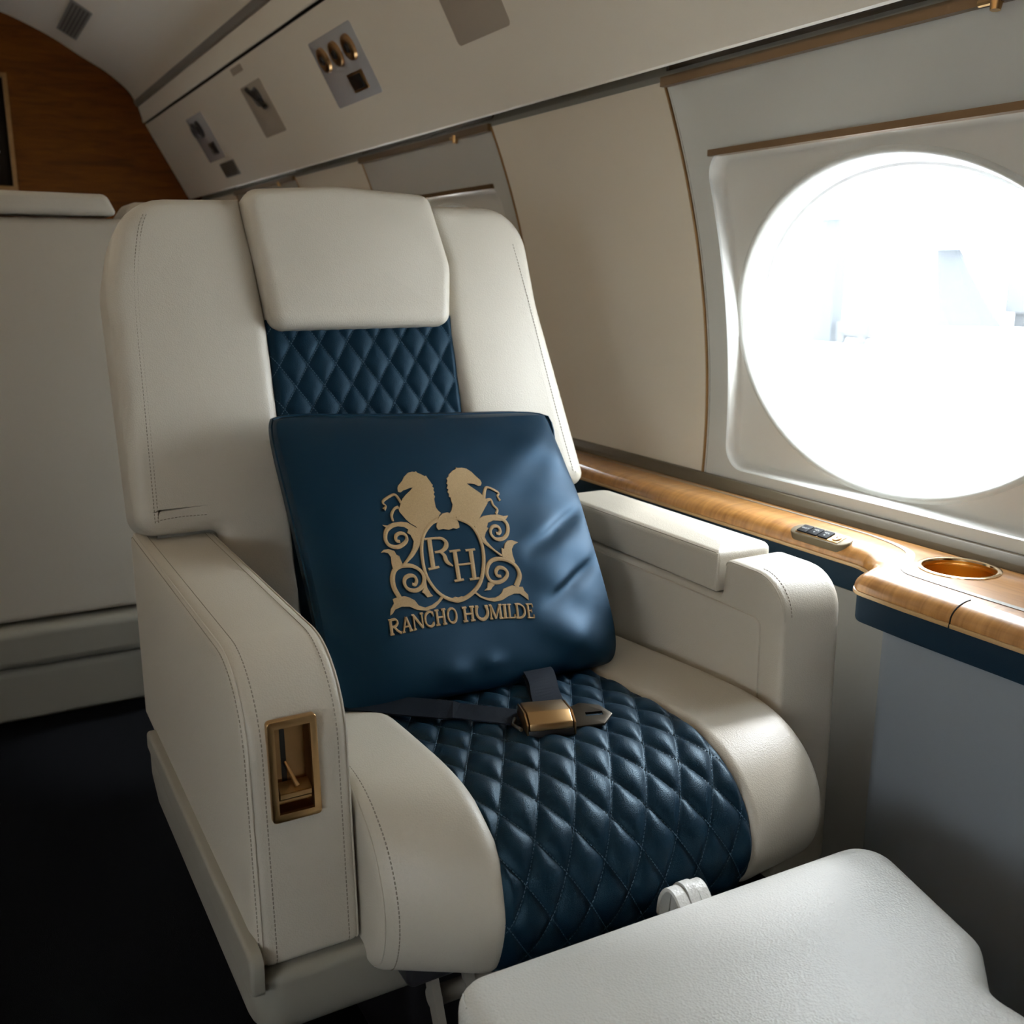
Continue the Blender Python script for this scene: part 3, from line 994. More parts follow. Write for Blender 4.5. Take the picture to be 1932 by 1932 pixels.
# bottom closing strip
def stitch_lines(fpt, uvinv, umin, umax, vmin, vmax, inside, step=0.0042, dash=0.0026, th=0.0004):
    mb = MB()
    for sg in (1, -1):
        for k in range(-40, 41):
            run = []
            N = 700
            for i in range(N + 1):
                v = vmin + (vmax - vmin) * i / N
                u = k - sg * v
                y, s = uvinv(u, v)
                if inside(y, s):
                    run.append(fpt(y, s))
                elif run:
                    if len(run) > 3: dashes(mb, run, step, dash, th)
                    run = []
            if len(run) > 3: dashes(mb, run, step, dash, th)
    return mb
mb = stitch_lines(lambda y, s: seat_pt(y, s, 0.0007), lambda u, v: (0.5330 + u * QY, S_REF + v * QS), 0, 0, (0.30 - S_REF) / QS, (s1 - S_REF) / QS,
                  lambda y, s: 0.4125 < y < 0.7295 and 0.33 < s < s1 - 0.003)
part(mb.build('quilt_stitching', NAVY_THREAD, None, False), qc)

# ---- backrest
def bx(z, o=0.0):
    return -1.400 - 0.25 * (z - 0.62) + o * 0.97
def BM(y, z, o):
    return (bx(z) + o * 0.97, y, z + o * 0.2425)
wl = fillet([(0.314, 0.455), (0.314, 0.628, 0.012), (0.201, 0.628, 0.030), (0.201, 0.965, 0.10), (0.232, 1.082, 0.085), (0.398, 1.087), (0.409, 1.000), (0.417, 0.895), (0.418, 0.455)], 9)
wr = fillet([(0.714, 0.455), (0.7165, 0.765), (0.708, 0.90), (0.713, 1.000), (0.687, 1.088), (0.865, 1.088, 0.075), (0.878, 0.93, 0.25), (0.935, 0.632, 0.02), (0.864, 0.632, 0.012), (0.864, 0.455)], 9)
b1 = S(slab('backrest_wing', wl, BM, -0.115, 0.0, 0.03, 0.022, CREAM, None, caps1=((0.012, 0.0012),), steps=6, ang=60))
b2 = S(slab('backrest_wing', wr, BM, -0.115, 0.0, 0.03, 0.022, CREAM, None, caps1=((0.012, 0.0012),), steps=6, ang=60))
mb = MB()
for dy in (0.0, 0.0045):
    for (src, par) in (([(0.226 + dy, 0.645), (0.231 + dy, 0.80), (0.236 + dy, 0.95), (0.249 + dy, 1.03), (0.262 + dy, 1.062)], 0),):
        P = [BM(p[0], p[1], 0.0008) for p in smoothline(src, 12)]
        dashes(mb, P, 0.0050, 0.0031, 0.0004)
part(mb.build('side_stitching', CREAM_SEAM, None, False), b1)
mb = MB()
P = [BM(p[0], p[1], 0.0007) for p in smoothline([(0.228, 0.6475), (0.26, 0.650), (0.300, 0.649)], 8)]
dashes(mb, P, 0.0050, 0.0031, 0.0004)
part(mb.build('hem_stitching', CREAM_SEAM, None, False), b1)
mb = MB()
for dy in (0.0,):
    P = [BM(p[0], p[1], 0.0008) for p in smoothline([(0.905 , 0.655), (0.885, 0.76), (0.857, 0.93), (0.838, 1.03)], 12)]
    dashes(mb, P, 0.0050, 0.0031, 0.0004)
part(mb.build('stitching', CREAM_SEAM, None, False), b2)
hp = fillet([(0.4185, 0.897, 0.020), (0.410, 0.970, 0.09), (0.395, 1.094, 0.022), (0.540, 1.104, 0.3), (0.690, 1.096, 0.022), (0.7145, 0.985, 0.06), (0.702, 0.898, 0.020)], 6)
hd = S(slab('headrest', hp, BM, -0.11, 0.022, 0.01, 0.018, CREAM, None, dome=0.006, steps=6, ang=60))
dashes_mb = MB()
QB, QZ = 0.0435, 0.0620
def back_pt(y, z, h):
    e = min(1.0, max(0.0, min(y - 0.414, 0.7175 - y) / 0.010))
    drop = -0.010 * (1 - math.sqrt(max(0, 1 - (1 - e) ** 2)))
    return Vector(BM(y, z, -0.008 + h * e + drop))
def fback(a, b):
    y = 0.4125 + 0.3065 * a; z = 0.44 + 0.475 * b
    return back_pt(y, z, quilt((y - 0.5570) / QB, (z - 0.8480) / QZ, 0.0040))
qb = S(grid('quilted_back_panel', 150, 200, fback, NAVY_BACK))
qb['label'] = 'navy diamond-quilted panel of the backrest'
mb = stitch_lines(lambda y, z: back_pt(y, z, 0.0006), lambda u, v: (0.5570 + u * QB, 0.8480 + v * QZ), 0, 0, -1.8, 1.0, lambda y, z: 0.414 < y < 0.7165 and 0.74 < z < 0.905)
part(mb.build('quilt_stitching', NAVY_THREAD, None, False), qb)
shell = fillet([(0.232, 0.46), (0.232, 1.06, 0.09), (0.845, 1.06, 0.09), (0.90, 0.60), (0.864, 0.46)], 8)
S(slab('back_shell', shell, BM, -0.150, -0.03, 0.03, 0.0, SHROUD, None, steps=4))

# ------------------------------------------------------------------ seat belt
def ribbon3(mb, pts, width, thick, sides):
    """flat webbing: pts centre line, sides = across direction per point"""
    P = [Vector(p) for p in pts]
    vs = []; fs = []
    for i, p in enumerate(P):
        s = Vector(sides[i]).normalized()
        a = P[max(0, i - 1)]; b = P[min(len(P) - 1, i + 1)]
        nrm = s.cross(b - a).normalized()
        if nrm.z < 0: nrm = -nrm
        for q in (-1, 1):
            for h in (0, 1):
                vs.append(p + s * (q * width / 2) + nrm * (h * thick))
    for i in range(len(P) - 1):
        a = 4 * i; b = a + 4
        fs += [(a, a + 2, b + 2, b), (a + 1, b + 1, b + 3, a + 3), (a, b, b + 1, a + 1), (a + 2, a + 3, b + 3, b + 2)]
    fs += [(0, 1, 3, 2), (4 * len(P) - 4, 4 * len(P) - 2, 4 * len(P) - 1, 4 * len(P) - 3)]
    mb.add(vs, fs)
belt = thing('seat_belt', 'dark navy lap belt with a gold-coloured buckle lying across the quilted seat', 'seat belt')
belt.location = (-0.955, 0.575, 0.47)
def Bt(o): return own(o, belt)
cb_ = Vector((-0.929, 0.566, 0.4745))
yaw = math.radians(-17)
RB = Matrix.Rotation(yaw, 3, 'Z') @ Matrix.Rotation(math.radians(-3), 3, 'Y')
# local a = along belt (+y), b = across (+x toward the front)
def bm_(a, b, w):
    return cb_ + RB @ Vector((b, a, w))
body = fillet([(-0.030, -0.0115, 0.002), (0.030, -0.0115, 0.002), (0.030, 0.0118, 0.006), (-0.030, 0.0118, 0.006)], 5)
# profile across (b, w) extruded along a
pr = fillet([(-0.029, -0.010, 0.002), (-0.029, 0.0115, 0.003), (0.008, 0.0130, 0.004), (0.0235, 0.004, 0.002), (0.0245, -0.0045, 0.001)], 5)
bk = Bt(slab('buckle_lid', pr, lambda b, w, a: bm_(a, b, w), -0.0255, 0.0255, 0.0012, 0.0012, BRASS, None, steps=2))
bk['label'] = 'brushed gold lid of the buckle'
pr2 = fillet([(-0.029, -0.0135, 0.002), (-0.029, 0.004, 0.002), (0.0240, -0.004, 0.001), (0.0255, -0.0135, 0.002)], 4)
Bt(slab('buckle_base', pr2, lambda b, w, a: bm_(a, b, w), -0.0270, 0.0270, 0.001, 0.001, BLACK, None, steps=2))
for sa in (-1, 1):
    pe = fillet([(-0.029, -0.013, 0.002), (-0.029, 0.0105, 0.003), (0.008, 0.0120, 0.004), (0.0245, 0.003, 0.002), (0.0250, -0.013, 0.002)], 5)
    Bt(slab('buckle_end', pe, lambda b, w, a: bm_(a, b, w), sa * 0.0270, sa * 0.0290, 0.0005, 0.0005, BRASS_DARK, None, steps=1))
# latch tongue
tg = fillet([(0.027, -0.012, 0.003), (0.045, -0.019, 0.003), (0.068, -0.013, 0.003), (0.080, 0.002, 0.002), (0.066, 0.0165, 0.003), (0.027, 0.017, 0.003)], 5)
tong = slab('latch_tongue', tg, lambda a, b, w: bm_(a, b - 0.001, w - b * 0.40 + 0.001), -0.0035, -0.0005, 0.0008, 0.0008, DSTEEL, None, steps=2)
cut(tong, MB().box(bm_(0.0580, -0.001, -0.002), (0.0028, 0.0105, 0.02), RB))
Bt(tong)
# webbing
mb = MB()
cl = [(-1.106, 0.350, 0.470), (-1.085, 0.395, 0.470), (-1.058, 0.432, 0.468), (-1.022, 0.475, 0.468), (-0.985, 0.515, 0.468), (-0.950, 0.548, 0.469)]
cl = smoothline(cl, 6)
sd = []
for i in range(len(cl)):
    a = cl[max(0, i - 1)]; b = cl[min(len(cl) - 1, i + 1)]
    d = (Vector(b) - Vector(a)).normalized()
    sd.append(Vector((d.y, -d.x, -0.25 if i < 20 else -0.1)))
ribbon3(mb, cl, 0.034, 0.0018, sd)
Bt(mb.build('webbing', WEB, None, smooth=False))
mb = MB()
for off, wv in ((0.0, 0.0), (0.004, 1.5)):
    cl = smoothline([(-1.105, 0.642, 0.462), (-1.070, 0.634, 0.468 + off), (-1.035, 0.622, 0.469 + off + 0.002 * wv), (-1.000, 0.606, 0.468 + off), (-0.960, 0.590, 0.466 + off)], 6)
    sd = [Vector((-0.1, 1, 0.05 * math.sin(i * 0.6 + wv))) for i in range(len(cl))]
    ribbon3(mb, cl, 0.046 - off, 0.0016, sd)
Bt(mb.build('webbing', WEB, None, smooth=False))
mb = MB()
mb.tube([bm_(-0.034, -0.018, -0.004), bm_(-0.040, 0, -0.004), bm_(-0.034, 0.018, -0.004)], 0.0022, 8)
Bt(mb.build('strap_bar', STEEL))

# ------------------------------------------------------------------ pillow with embroidered emblem
pil = thing('pillow', 'square deep blue satin cushion with gold horse emblem embroidery, leaning on the seat back', 'cushion')
pil.location = (-1.10, 0.557, 0.46)
def Pl(o): return own(o, pil)
def bul(y, z):
    u = (y - .588) / .228; v = (z - .621) / .168
    if abs(u) >= 1 or abs(v) >= 1: return 0.0
    return .052 * math.sqrt(1 - u ** 4) * math.sqrt(1 - v ** 4)
def wrinkle(a, b):
    """soft folds near the window-side edge and bottom corner; a, b in -1..1"""
    h = 0.0
    e = max(0.0, min(1.0, (a - 0.15) / 0.55))
    t = b - 0.30 * (a - 0.5)
    h += e * 0.0042 * math.sin(7.5 * t + 1.2 + 1.8 * a)
    h += e * 0.0013 * math.sin(17.0 * (b + 0.55 * a) + 0.6)
    g = math.exp(-((a - 0.62) / 0.2) ** 2 - ((b + 0.62) / 0.16) ** 2)
    h += 0.008 * g
    h -= 0.010 * math.exp(-((b - 0.10 - 0.42 * (a - 0.75)) / 0.055) ** 2) * max(0, min(1, (a - 0.38) / 0.3))
    h -= 0.008 * math.exp(-((b + 0.30 - 0.5 * (a - 0.75)) / 0.05) ** 2) * max(0, min(1, (a - 0.42) / 0.3))
    h += 0.004 * math.exp(-((a + 0.25) / 0.10) ** 2 - ((b + 0.80) / 0.07) ** 2) + 0.004 * math.exp(-((a - 0.0) / 0.08) ** 2 - ((b + 0.78) / 0.06) ** 2)
    h += 0.0018 * math.sin(5.0 * a + 3.0 * b)
    h += 0.0011 * math.sin(13.0 * a - 9.0 * b + 2.0 * math.sin(4 * b)) * (0.35 + 0.65 * e)
    return h * 1.05
TL, TR, BR_, BL = (.380, .789), (.832, .767), (.760, .450), (.364, .462)
def edge_in(t):            # how far edges pull in between the corners
    return 0.010 * (1 - t * t)
def pil_yz(a, b):
    """a, b in -1..1 -> plane coordinates"""
    s, t = (a + 1) / 2, (b + 1) / 2
    y = (BL[0] * (1 - s) + BR_[0] * s) * (1 - t) + (TL[0] * (1 - s) + TR[0] * s) * t
    z = (BL[1] * (1 - s) + BR_[1] * s) * (1 - t) + (TL[1] * (1 - s) + TR[1] * s) * t
    y -= a * edge_in(b) * (0.45 if a < 0 else 0.2); z -= b * edge_in(a) * 0.5
    k = (abs(a) * abs(b)) ** 8 * 0.009
    y -= 0.004 * math.exp(-((a - 1) / 0.3) ** 2 - ((b - 0.72) / 0.09) ** 2) - 0.004 * math.exp(-((a - 1) / 0.3) ** 2 - ((b - 0.35) / 0.2) ** 2)
    y -= a * k; z -= b * k
    return y, z
def pil_pt(y, z, side, a=None, b=None, lift=0.0):
    h = bul(y, z)
    if a is None:
        # invert bilinear roughly
        b = (z - 0.456) / .322 * 2 - 1
        a = (y - .37) / .43 * 2 - 1
        for _ in range(7):
            yy, zz = pil_yz(max(-1, min(1, a)), max(-1, min(1, b)))
            a += (y - yy) / .215; b += (z - zz) / .161
    w = wrinkle(a, b) * max(0, (1 - a ** 8)) * max(0, (1 - b ** 8))
    if side > 0:
        off = h + w + lift
    else:
        off = -h * 0.75
    return Vector((-1.09 - .9 * (z - .46) + 1.2 * off, y, z))
N = 90
def pillow_side(side):
    vs = []; fs = []
    for j in range(N + 1):
        for i in range(N + 1):
            a = math.sin((i / N * 2 - 1) * PI / 2) ; b = math.sin((j / N * 2 - 1) * PI / 2)
            y, z = pil_yz(a, b)
            # bulge from (a,b) at the rim so the seam closes
            p = pil_pt(y, z, side, a, b)
            rim = max(abs(a), abs(b))
            if rim > 0.9995:
                p.x = -1.09 - .9 * (z - .46)
            vs.append(p)
    for j in range(N):
        for i in range(N):
            k = j * (N + 1) + i
            fs.append((k, k + 1, k + N + 2, k + N + 1))
    return vs, fs
mb = MB()
for sd_ in (1, -1):
    v, f = pillow_side(sd_)
    mb.add(v, f)
cover = mb.build('pillow_cover', NAVY_SATIN, None, ang=80)
bm = bmesh.new(); bm.from_mesh(cover.data)
bmesh.ops.remove_doubles(bm, verts=bm.verts, dist=0.0003)
bmesh.ops.recalc_face_normals(bm, faces=bm.faces)
bm.to_mesh(cover.data); bm.free()
Pl(cover)
rimpts = []
for (a0, b0, a1, b1) in ((-1, -1, 1, -1), (1, -1, 1, 1), (1, 1, -1, 1), (-1, 1, -1, -1)):
    for k in range(24):
        t = k / 24
        a = a0 + (a1 - a0) * t; b = b0 + (b1 - b0) * t
        y, z = pil_yz(a, b)
        rimpts.append((-1.09 - .9 * (z - .46), y, z))
Pl(MB().tube(rimpts, 0.0022, 6, closed=True).build('seam_edge', NAVY_SATIN))

EMB_P={
 'horse_l':[(5158,6952),(5179,6983),(5258,7034),(5301,7076),(5379,7122),(5448,7130),(5481,7123),(5499,7132),(5505,7118),(5554,7093),(5599,7065),(5618,7070),(5627,7037),(5645,7002),(5654,6969),(5667,6961),(5647,6937),(5665,6922),(5646,6897),(5655,6871),(5631,6853),(5639,6820),(5617,6796),(5608,6751),(5599,6700),(5614,6660),(5647,6625),(5605,6597),(5559,6537),(5471,6520),(5368,6467),(5309,6423),(5263,6428),(5233,6506),(5177,6543),(5134,6591),(5078,6685),(5078,6716),(5134,6781),(5177,6829),(5234,6868),(5318,6913),(5368,6947),(5334,6950),(5279,6936),(5227,6927),(5178,6905),(5150,6914)],
 'horse_r':[(6398,6906),(6408,6925),(6404,6953),(6355,7011),(6319,7061),(6263,7103),(6202,7120),(6134,7122),(6109,7134),(6095,7112),(6036,7097),(6001,7079),(5956,7056),(5946,7037),(5901,7014),(5905,6987),(5874,6957),(5889,6936),(5855,6899),(5873,6884),(5843,6854),(5858,6833),(5843,6802),(5862,6787),(5855,6755),(5856,6702),(5812,6641),(5771,6606),(5792,6579),(5841,6541),(5913,6515),(5988,6443),(6058,6430),(6138,6493),(6273,6598),(6382,6680),(6374,6734),(6322,6805),(6224,6887),(6177,6931),(6226,6927),(6289,6915),(6336,6887),(6376,6888)],
 'shell':[(5515,6472),(5559,6537),(5605,6584),(5668,6616),(5745,6622),(5800,6597),(5831,6555),(5846,6496),(5836,6439),(5790,6427),(5746,6439),(5674,6426),(5600,6444),(5532,6438)],
 'drop':[(5396,5675),(5459,5691),(5500,5678),(5552,5686),(5591,5666),(5537,5634),(5463,5629),(5409,5650)],
 'leaf_ur':[(6061,6436),(6144,6505),(6243,6535),(6364,6536),(6482,6527),(6555,6498),(6625,6497),(6573,6463),(6480,6452),(6367,6470),(6273,6453),(6233,6405),(6251,6391),(6187,6346),(6148,6298),(6157,6246),(6114,6263),(6069,6345),(6060,6397)],
 'leaf_lr':[(6301,6052),(6340,6150),(6366,6134),(6413,6193),(6469,6219),(6545,6215),(6617,6184),(6538,6166),(6481,6121),(6459,6060),(6457,5971),(6396,6004)],
 'base_r':[(6114,5651),(6160,5695),(6235,5710),(6307,5720),(6378,5693),(6450,5684),(6454,5640),(6490,5592),(6470,5532),(6436,5568),(6376,5619),(6296,5629),(6206,5615),(6089,5581),(5972,5578),(5872,5609),(5793,5649),(5737,5705),(5770,5706),(5826,5651),(5911,5622),(6007,5616),(6072,5632)],
 'tail_r':[(6013,5787),(6057,5757),(6014,5737),(5977,5711),(5886,5710),(5939,5734),(5974,5791)],
 'leaf_ul':[(4790,6560),(4853,6548),(4939,6572),(5049,6574),(5136,6559),(5210,6508),(5271,6465),(5306,6436),(5271,6389),(5213,6308),(5146,6242),(5101,6283),(5140,6341),(5125,6417),(5089,6445),(5119,6480),(5071,6515),(4984,6530),(4903,6519),(4817,6533)],
 'leaf_ll':[(4655,6266),(4702,6292),(4769,6292),(4834,6267),(4847,6224),(4879,6208),(4882,6160),(4890,6105),(4806,6083),(4740,6066),(4746,6137),(4766,6208),(4746,6252),(4693,6269)],
 'base_l':[(4518,5616),(4548,5676),(4610,5727),(4613,5773),(4675,5784),(4777,5785),(4830,5767),(4890,5731),(4924,5669),(5001,5636),(5097,5648),(5204,5681),(5267,5721),(5302,5711),(5229,5667),(5132,5620),(5004,5606),(4880,5633),(4794,5678),(4696,5689),(4602,5670),(4552,5630)],
 'tail_l':[(5022,5798),(5124,5893),(5114,5835),(5134,5773),(5159,5740),(5074,5739),(5047,5783)],
}
EMB_R={
 'legs':[([(5139,6787),(5108,6870),(5058,6884),(4925,6837),(4892,6802),(4918,6768),(4878,6728)],[40,34,28,31,28,21,40]),([(5085,6741),(5020,6725),(4955,6658),(4949,6590)],[37,28,34,28]),([(6355,6749),(6433,6846),(6501,6850),(6597,6794),(6613,6766),(6580,6735),(6595,6684)],[46,34,28,31,28,21,40]),([(6378,6707),(6450,6711),(6456,6646),(6494,6587),(6449,6538)],[40,28,31,31,28])],
 'shield':[([(5573,6549),(5472,6523),(5362,6455),(5281,6376),(5221,6271),(5184,6164),(5162,6057),(5160,5961),(5188,5862),(5242,5772),(5322,5702),(5414,5661),(5488,5649),(5589,5663),(5704,5703),(5812,5762),(5897,5837),(5969,5940),(6030,6057),(6066,6179),(6070,6294),(6043,6399),(5992,6469),(5913,6515),(5835,6546)],[43,43,43,43,43,43,43,43,43,43,43,43,43,43,43,43,43,43,43,43,43,43,43,43,43])],
 'scroll':[([(6094,6291),(6145,6222),(6210,6145),(6298,6065)],[67,52,28,34]),([(6435,6503),(6528,6461),(6560,6385),(6509,6299),(6415,6251),(6314,6255),(6262,6306),(6272,6363),(6334,6402),(6406,6391),(6416,6341),(6377,6313),(6339,6323)],[46,52,49,46,43,40,37,37,37,40,40,37,31]),([(6357,5701),(6447,5796),(6466,5869),(6437,5948),(6347,6009),(6224,6036),(6104,6012),(6021,5934),(5999,5862),(6034,5796),(6133,5778),(6240,5809),(6293,5865),(6269,5920),(6193,5936),(6138,5898),(6136,5852),(6188,5840)],[67,61,55,49,46,46,46,46,46,46,43,43,43,43,43,40,37,34]),([(5175,6312),(5074,6218),(4969,6150),(4899,6107)],[70,52,31,28]),([(4912,6543),(4818,6496),(4769,6402),(4799,6332),(4894,6304),(4996,6331),(5053,6374),(5054,6426),(4998,6450),(4926,6430),(4908,6376),(4951,6362)],[52,52,49,46,46,43,40,40,40,40,37,34]),([(4706,5781),(4677,5884),(4691,5976),(4743,6054),(4817,6092),(4910,6099),(5017,6081),(5100,6022),(5118,5941),(5062,5864),(4958,5827),(4862,5849),(4828,5905),(4856,5965),(4927,5989),(4992,5974),(5002,5925),(4961,5888),(4926,5901)],[67,67,64,55,46,46,46,46,52,49,43,43,43,43,43,40,40,37,31])],
 'mono':[([(5363,6355),(5288,6031)],[64,64]),([(5292,6352),(5477,6349)],[24,24]),([(5213,6024),(5373,6031)],[24,24]),([(5436,6347),(5537,6337),(5583,6288),(5556,6235),(5484,6199),(5378,6194)],[21,34,55,55,34,21]),([(5451,6196),(5498,6148),(5504,6079),(5566,6021)],[24,52,58,18]),([(5660,6183),(5588,5856)],[58,58]),([(5584,6182),(5741,6182)],[24,24]),([(5519,5856),(5655,5859)],[24,24]),([(5887,6171),(5806,5854)],[58,58]),([(5813,6172),(5951,6172)],[24,24]),([(5736,5852),(5874,5852)],[24,24]),([(5616,6024),(5865,6022)],[21,21])],
 'wording':[([(4470,5423),(4498,5568)],[34,34]),([(4444,5421),(4498,5424)],[19,19]),([(4472,5567),(4537,5570)],[19,19]),([(4515,5569),(4565,5569),(4580,5538),(4548,5505),(4501,5496)],[26,26,26,26,26]),([(4522,5498),(4550,5456),(4581,5431),(4595,5432)],[29,29,29,29]),([(4621,5430),(4704,5579)],[17,17]),([(4704,5579),(4726,5436)],[32,32]),([(4648,5480),(4713,5483)],[16,16]),([(4605,5430),(4643,5432)],[18,18]),([(4698,5434),(4749,5437)],[18,18]),([(4775,5438),(4807,5585)],[18,18]),([(4807,5585),(4890,5440)],[34,34]),([(4890,5440),(4923,5587)],[18,18]),([(4757,5437),(4797,5439)],[19,19]),([(4785,5584),(4819,5585)],[19,19]),([(4898,5586),(4944,5587)],[19,19]),([(5072,5555),(5059,5583),(5021,5587),(4973,5561),(4950,5513),(4952,5466),(4988,5440),(5027,5444),(5055,5469)],[25,25,25,25,25,25,25,25,25]),([(5068,5537),(5080,5587)],[13,13]),([(5049,5440),(5059,5484)],[12,12]),([(5104,5439),(5139,5587)],[31,31]),([(5197,5437),(5233,5585)],[31,31]),([(5121,5513),(5215,5511)],[18,18]),([(5074,5440),(5132,5439)],[19,19]),([(5108,5587),(5167,5587)],[19,19]),([(5169,5438),(5228,5436)],[19,19]),([(5204,5586),(5264,5585)],[19,19]),([(5350,5583),(5388,5560),(5391,5505),(5362,5453),(5314,5434),(5276,5456),(5272,5510),(5302,5563),(5350,5583)],[24,24,24,24,24,24,24,24,24]),([(5492,5425),(5528,5566)],[33,33]),([(5595,5420),(5631,5561)],[33,33]),([(5510,5496),(5613,5491)],[19,19]),([(5458,5427),(5523,5424)],[21,21]),([(5493,5567),(5559,5564)],[21,21]),([(5564,5422),(5629,5418)],[21,21]),([(5600,5563),(5665,5559)],[21,21]),([(5704,5553),(5676,5499),(5678,5450),(5715,5416),(5761,5412),(5811,5441),(5837,5488),(5835,5544)],[36,36,36,36,36,36,36,36]),([(5683,5554),(5725,5552)],[26,26]),([(5813,5546),(5859,5543)],[26,26]),([(5857,5403),(5902,5545)],[18,18]),([(5902,5545),(5924,5396)],[33,33]),([(5924,5396),(6027,5533)],[18,18]),([(6027,5533),(5996,5389)],[33,33]),([(5839,5404),(5878,5401)],[21,21]),([(5876,5546),(5912,5544)],[21,21]),([(5971,5392),(6024,5386)],[21,21]),([(6016,5534),(6056,5530)],[21,21]),([(6060,5383),(6099,5526)],[39,39]),([(6030,5386),(6090,5380)],[13,13]),([(6069,5529),(6129,5523)],[13,13]),([(6124,5376),(6164,5520)],[25,25]),([(6139,5522),(6194,5517)],[14,14]),([(6099,5379),(6195,5368)],[14,14]),([(6193,5368),(6209,5408)],[14,14]),([(6237,5364),(6277,5508)],[27,27]),([(6210,5367),(6278,5359),(6334,5383),(6360,5425),(6359,5470),(6319,5504),(6250,5511)],[22,22,22,22,22,22,22]),([(6390,5347),(6432,5492)],[24,24]),([(6407,5494),(6495,5484)],[13,13]),([(6366,5349),(6458,5338)],[13,13]),([(6411,5422),(6455,5417)],[12,12]),([(6495,5484),(6487,5452)],[12,12]),([(6458,5338),(6471,5374)],[13,13]),([(6450,5400),(6460,5435)],[11,11])],
}

def emb_pt(y, z, lift):
    return pil_pt(y, z, 1, None, None, lift)
def emb_poly(mb, pts, lift):
    P = [Vector((p[0] * 1e-4, p[1] * 1e-4, 0)) for p in pts]
    tris = tessellate_polygon([P])
    bm = bmesh.new()
    vv = [bm.verts.new(p) for p in P]
    for t in tris:
        try: bm.faces.new([vv[i] for i in t])
        except ValueError: pass
    for _ in range(5):
        es = [e for e in bm.edges if e.calc_length() > 0.005]
        if not es: break
        bmesh.ops.subdivide_edges(bm, edges=es, cuts=1)
        bmesh.ops.triangulate(bm, faces=[f for f in bm.faces if len(f.verts) > 3])
    bm.verts.ensure_lookup_table()
    bm.verts.index_update()
    fs = [tuple(v.index for v in f.verts) for f in bm.faces]
    top = [emb_pt(v.co.x, v.co.y, lift) for v in bm.verts]
    bnd = [(e.verts[0].index, e.verts[1].index) for e in bm.edges if e.is_boundary]
    low = [emb_pt(v.co.x, v.co.y, -0.002) for v in bm.verts]
    n = len(top)
    fs += [(a, b, b + n, a + n) for a, b in bnd]
    mb.add(top + low, fs)
    bm.free()
def emb_rib(mb, pts, ws, lift, smooth=True):
    src = [(p[0] * 1e-4, p[1] * 1e-4, w * 1e-4) for p, w in zip(pts, ws)]
    P = smoothline(src, 5) if (smooth and len(src) > 2) else [Vector(s) for s in src]
    if len(src) == 2:
        P = [Vector(src[0]).lerp(Vector(src[1]), k / 6) for k in range(7)]
    vs = []; fs = []
    for i, p in enumerate(P):
        a = P[max(0, i - 1)]; b = P[min(len(P) - 1, i + 1)]
        d = Vector((b.x - a.x, b.y - a.y))
        if d.length < 1e-9: d = Vector((1, 0))
        d.normalize(); s = Vector((-d.y, d.x))
        w = p.z / 2
        for q, l in ((-1, -0.002), (-0.9, lift), (0, lift + 0.0004), (0.9, lift), (1, -0.002)):
            vs.append(emb_pt(p.x + s.x * w * q, p.y + s.y * w * q, l))
    for i in range(len(P) - 1):
        for k in range(4):
            a = 5 * i + k
            fs.append((a, a + 1, a + 6, a + 5))
    mb.add(vs, fs)
mb = MB()
for k_ in ('horse_l', 'horse_r'): emb_poly(mb, EMB_P[k_], 0.0012)
for p, w in EMB_R['legs']: emb_rib(mb, p, w, 0.0013)
o = Pl(mb.build('horse_embroidery', EMB, None, False)); o['label'] = 'pair of rearing horses in gold thread'
for side_, keys in (('left', ('leaf_ul', 'leaf_ll', 'base_l', 'tail_l')), ('right', ('leaf_ur', 'leaf_lr', 'base_r', 'tail_r'))):
    mb = MB()
    for k_ in keys: emb_poly(mb, EMB_P[k_], 0.0013)
    for p, w in (EMB_R['scroll'][3:] if side_ == 'left' else EMB_R['scroll'][:3]): emb_rib(mb, p, w, 0.0014)
    Pl(mb.build('scroll_embroidery', EMB, None, False))
mb = MB()
for k_ in ('shell', 'drop'): emb_poly(mb, EMB_P[k_], 0.0018)
for p, w in EMB_R['shield']: emb_rib(mb, p, w, 0.0015)
Pl(mb.build('shield_embroidery', EMB, None, False))
mb = MB()
for p, w in EMB_R['mono']: emb_rib(mb, p, w, 0.0014)
Pl(mb.build('monogram_embroidery', EMB, None, False))
mb = MB()
for p, w in EMB_R['wording']: emb_rib(mb, p, w, 0.0013, smooth=len(p) > 4)
Pl(mb.build('wording_embroidery', EMB, None, False))

# ------------------------------------------------------------------ ottoman in front
ott = thing('ottoman', 'white leather padded footrest in the foreground in front of the armchair', 'footrest')
ott.location = (-0.45, 0.56, 0.0)
def Ot(o): return own(o, ott)
op = fillet([(-0.704, 0.326, 0.035), (-0.690, 0.848, 0.038), (-0.505, 0.790, 0.03), (-0.455, 0.735, 0.03), (-0.30, 0.745, 0.03), (-0.15, 0.74, 0.04), (-0.15, 0.32, 0.04)], 8)
oc = Ot(slab('cushion', op, lambda a, b, w: (a, b, w + 0.006 * math.sin((a + 0.6) * 5) * (1 if w > 0.3 else 0)), 0.255, 0.373, 0.015, 0.020, WHITEL, None, caps1=((0.006, 0.001),), steps=6, ang=60))
mb = MB()
seamp = [(p[0], p[1], 0.3665 + 0.006 * math.sin((p[0] + 0.6) * 5)) for p in inset2d(op, 0.004)]
k0 = [i for i, p in enumerate(seamp) if p[1] < 0.345 and -0.69 < p[0] < -0.2]
seamp = [seamp[i] for i in sorted(k0, key=lambda i: seamp[i][0])]
part(MB().tube(seamp, 0.0009, 6).build('piping', WHITEL), oc)
Ot(rbox('support', (-0.42, 0.56, 0.20), (0.40, 0.30, 0.11), 0.02, SHROUD))
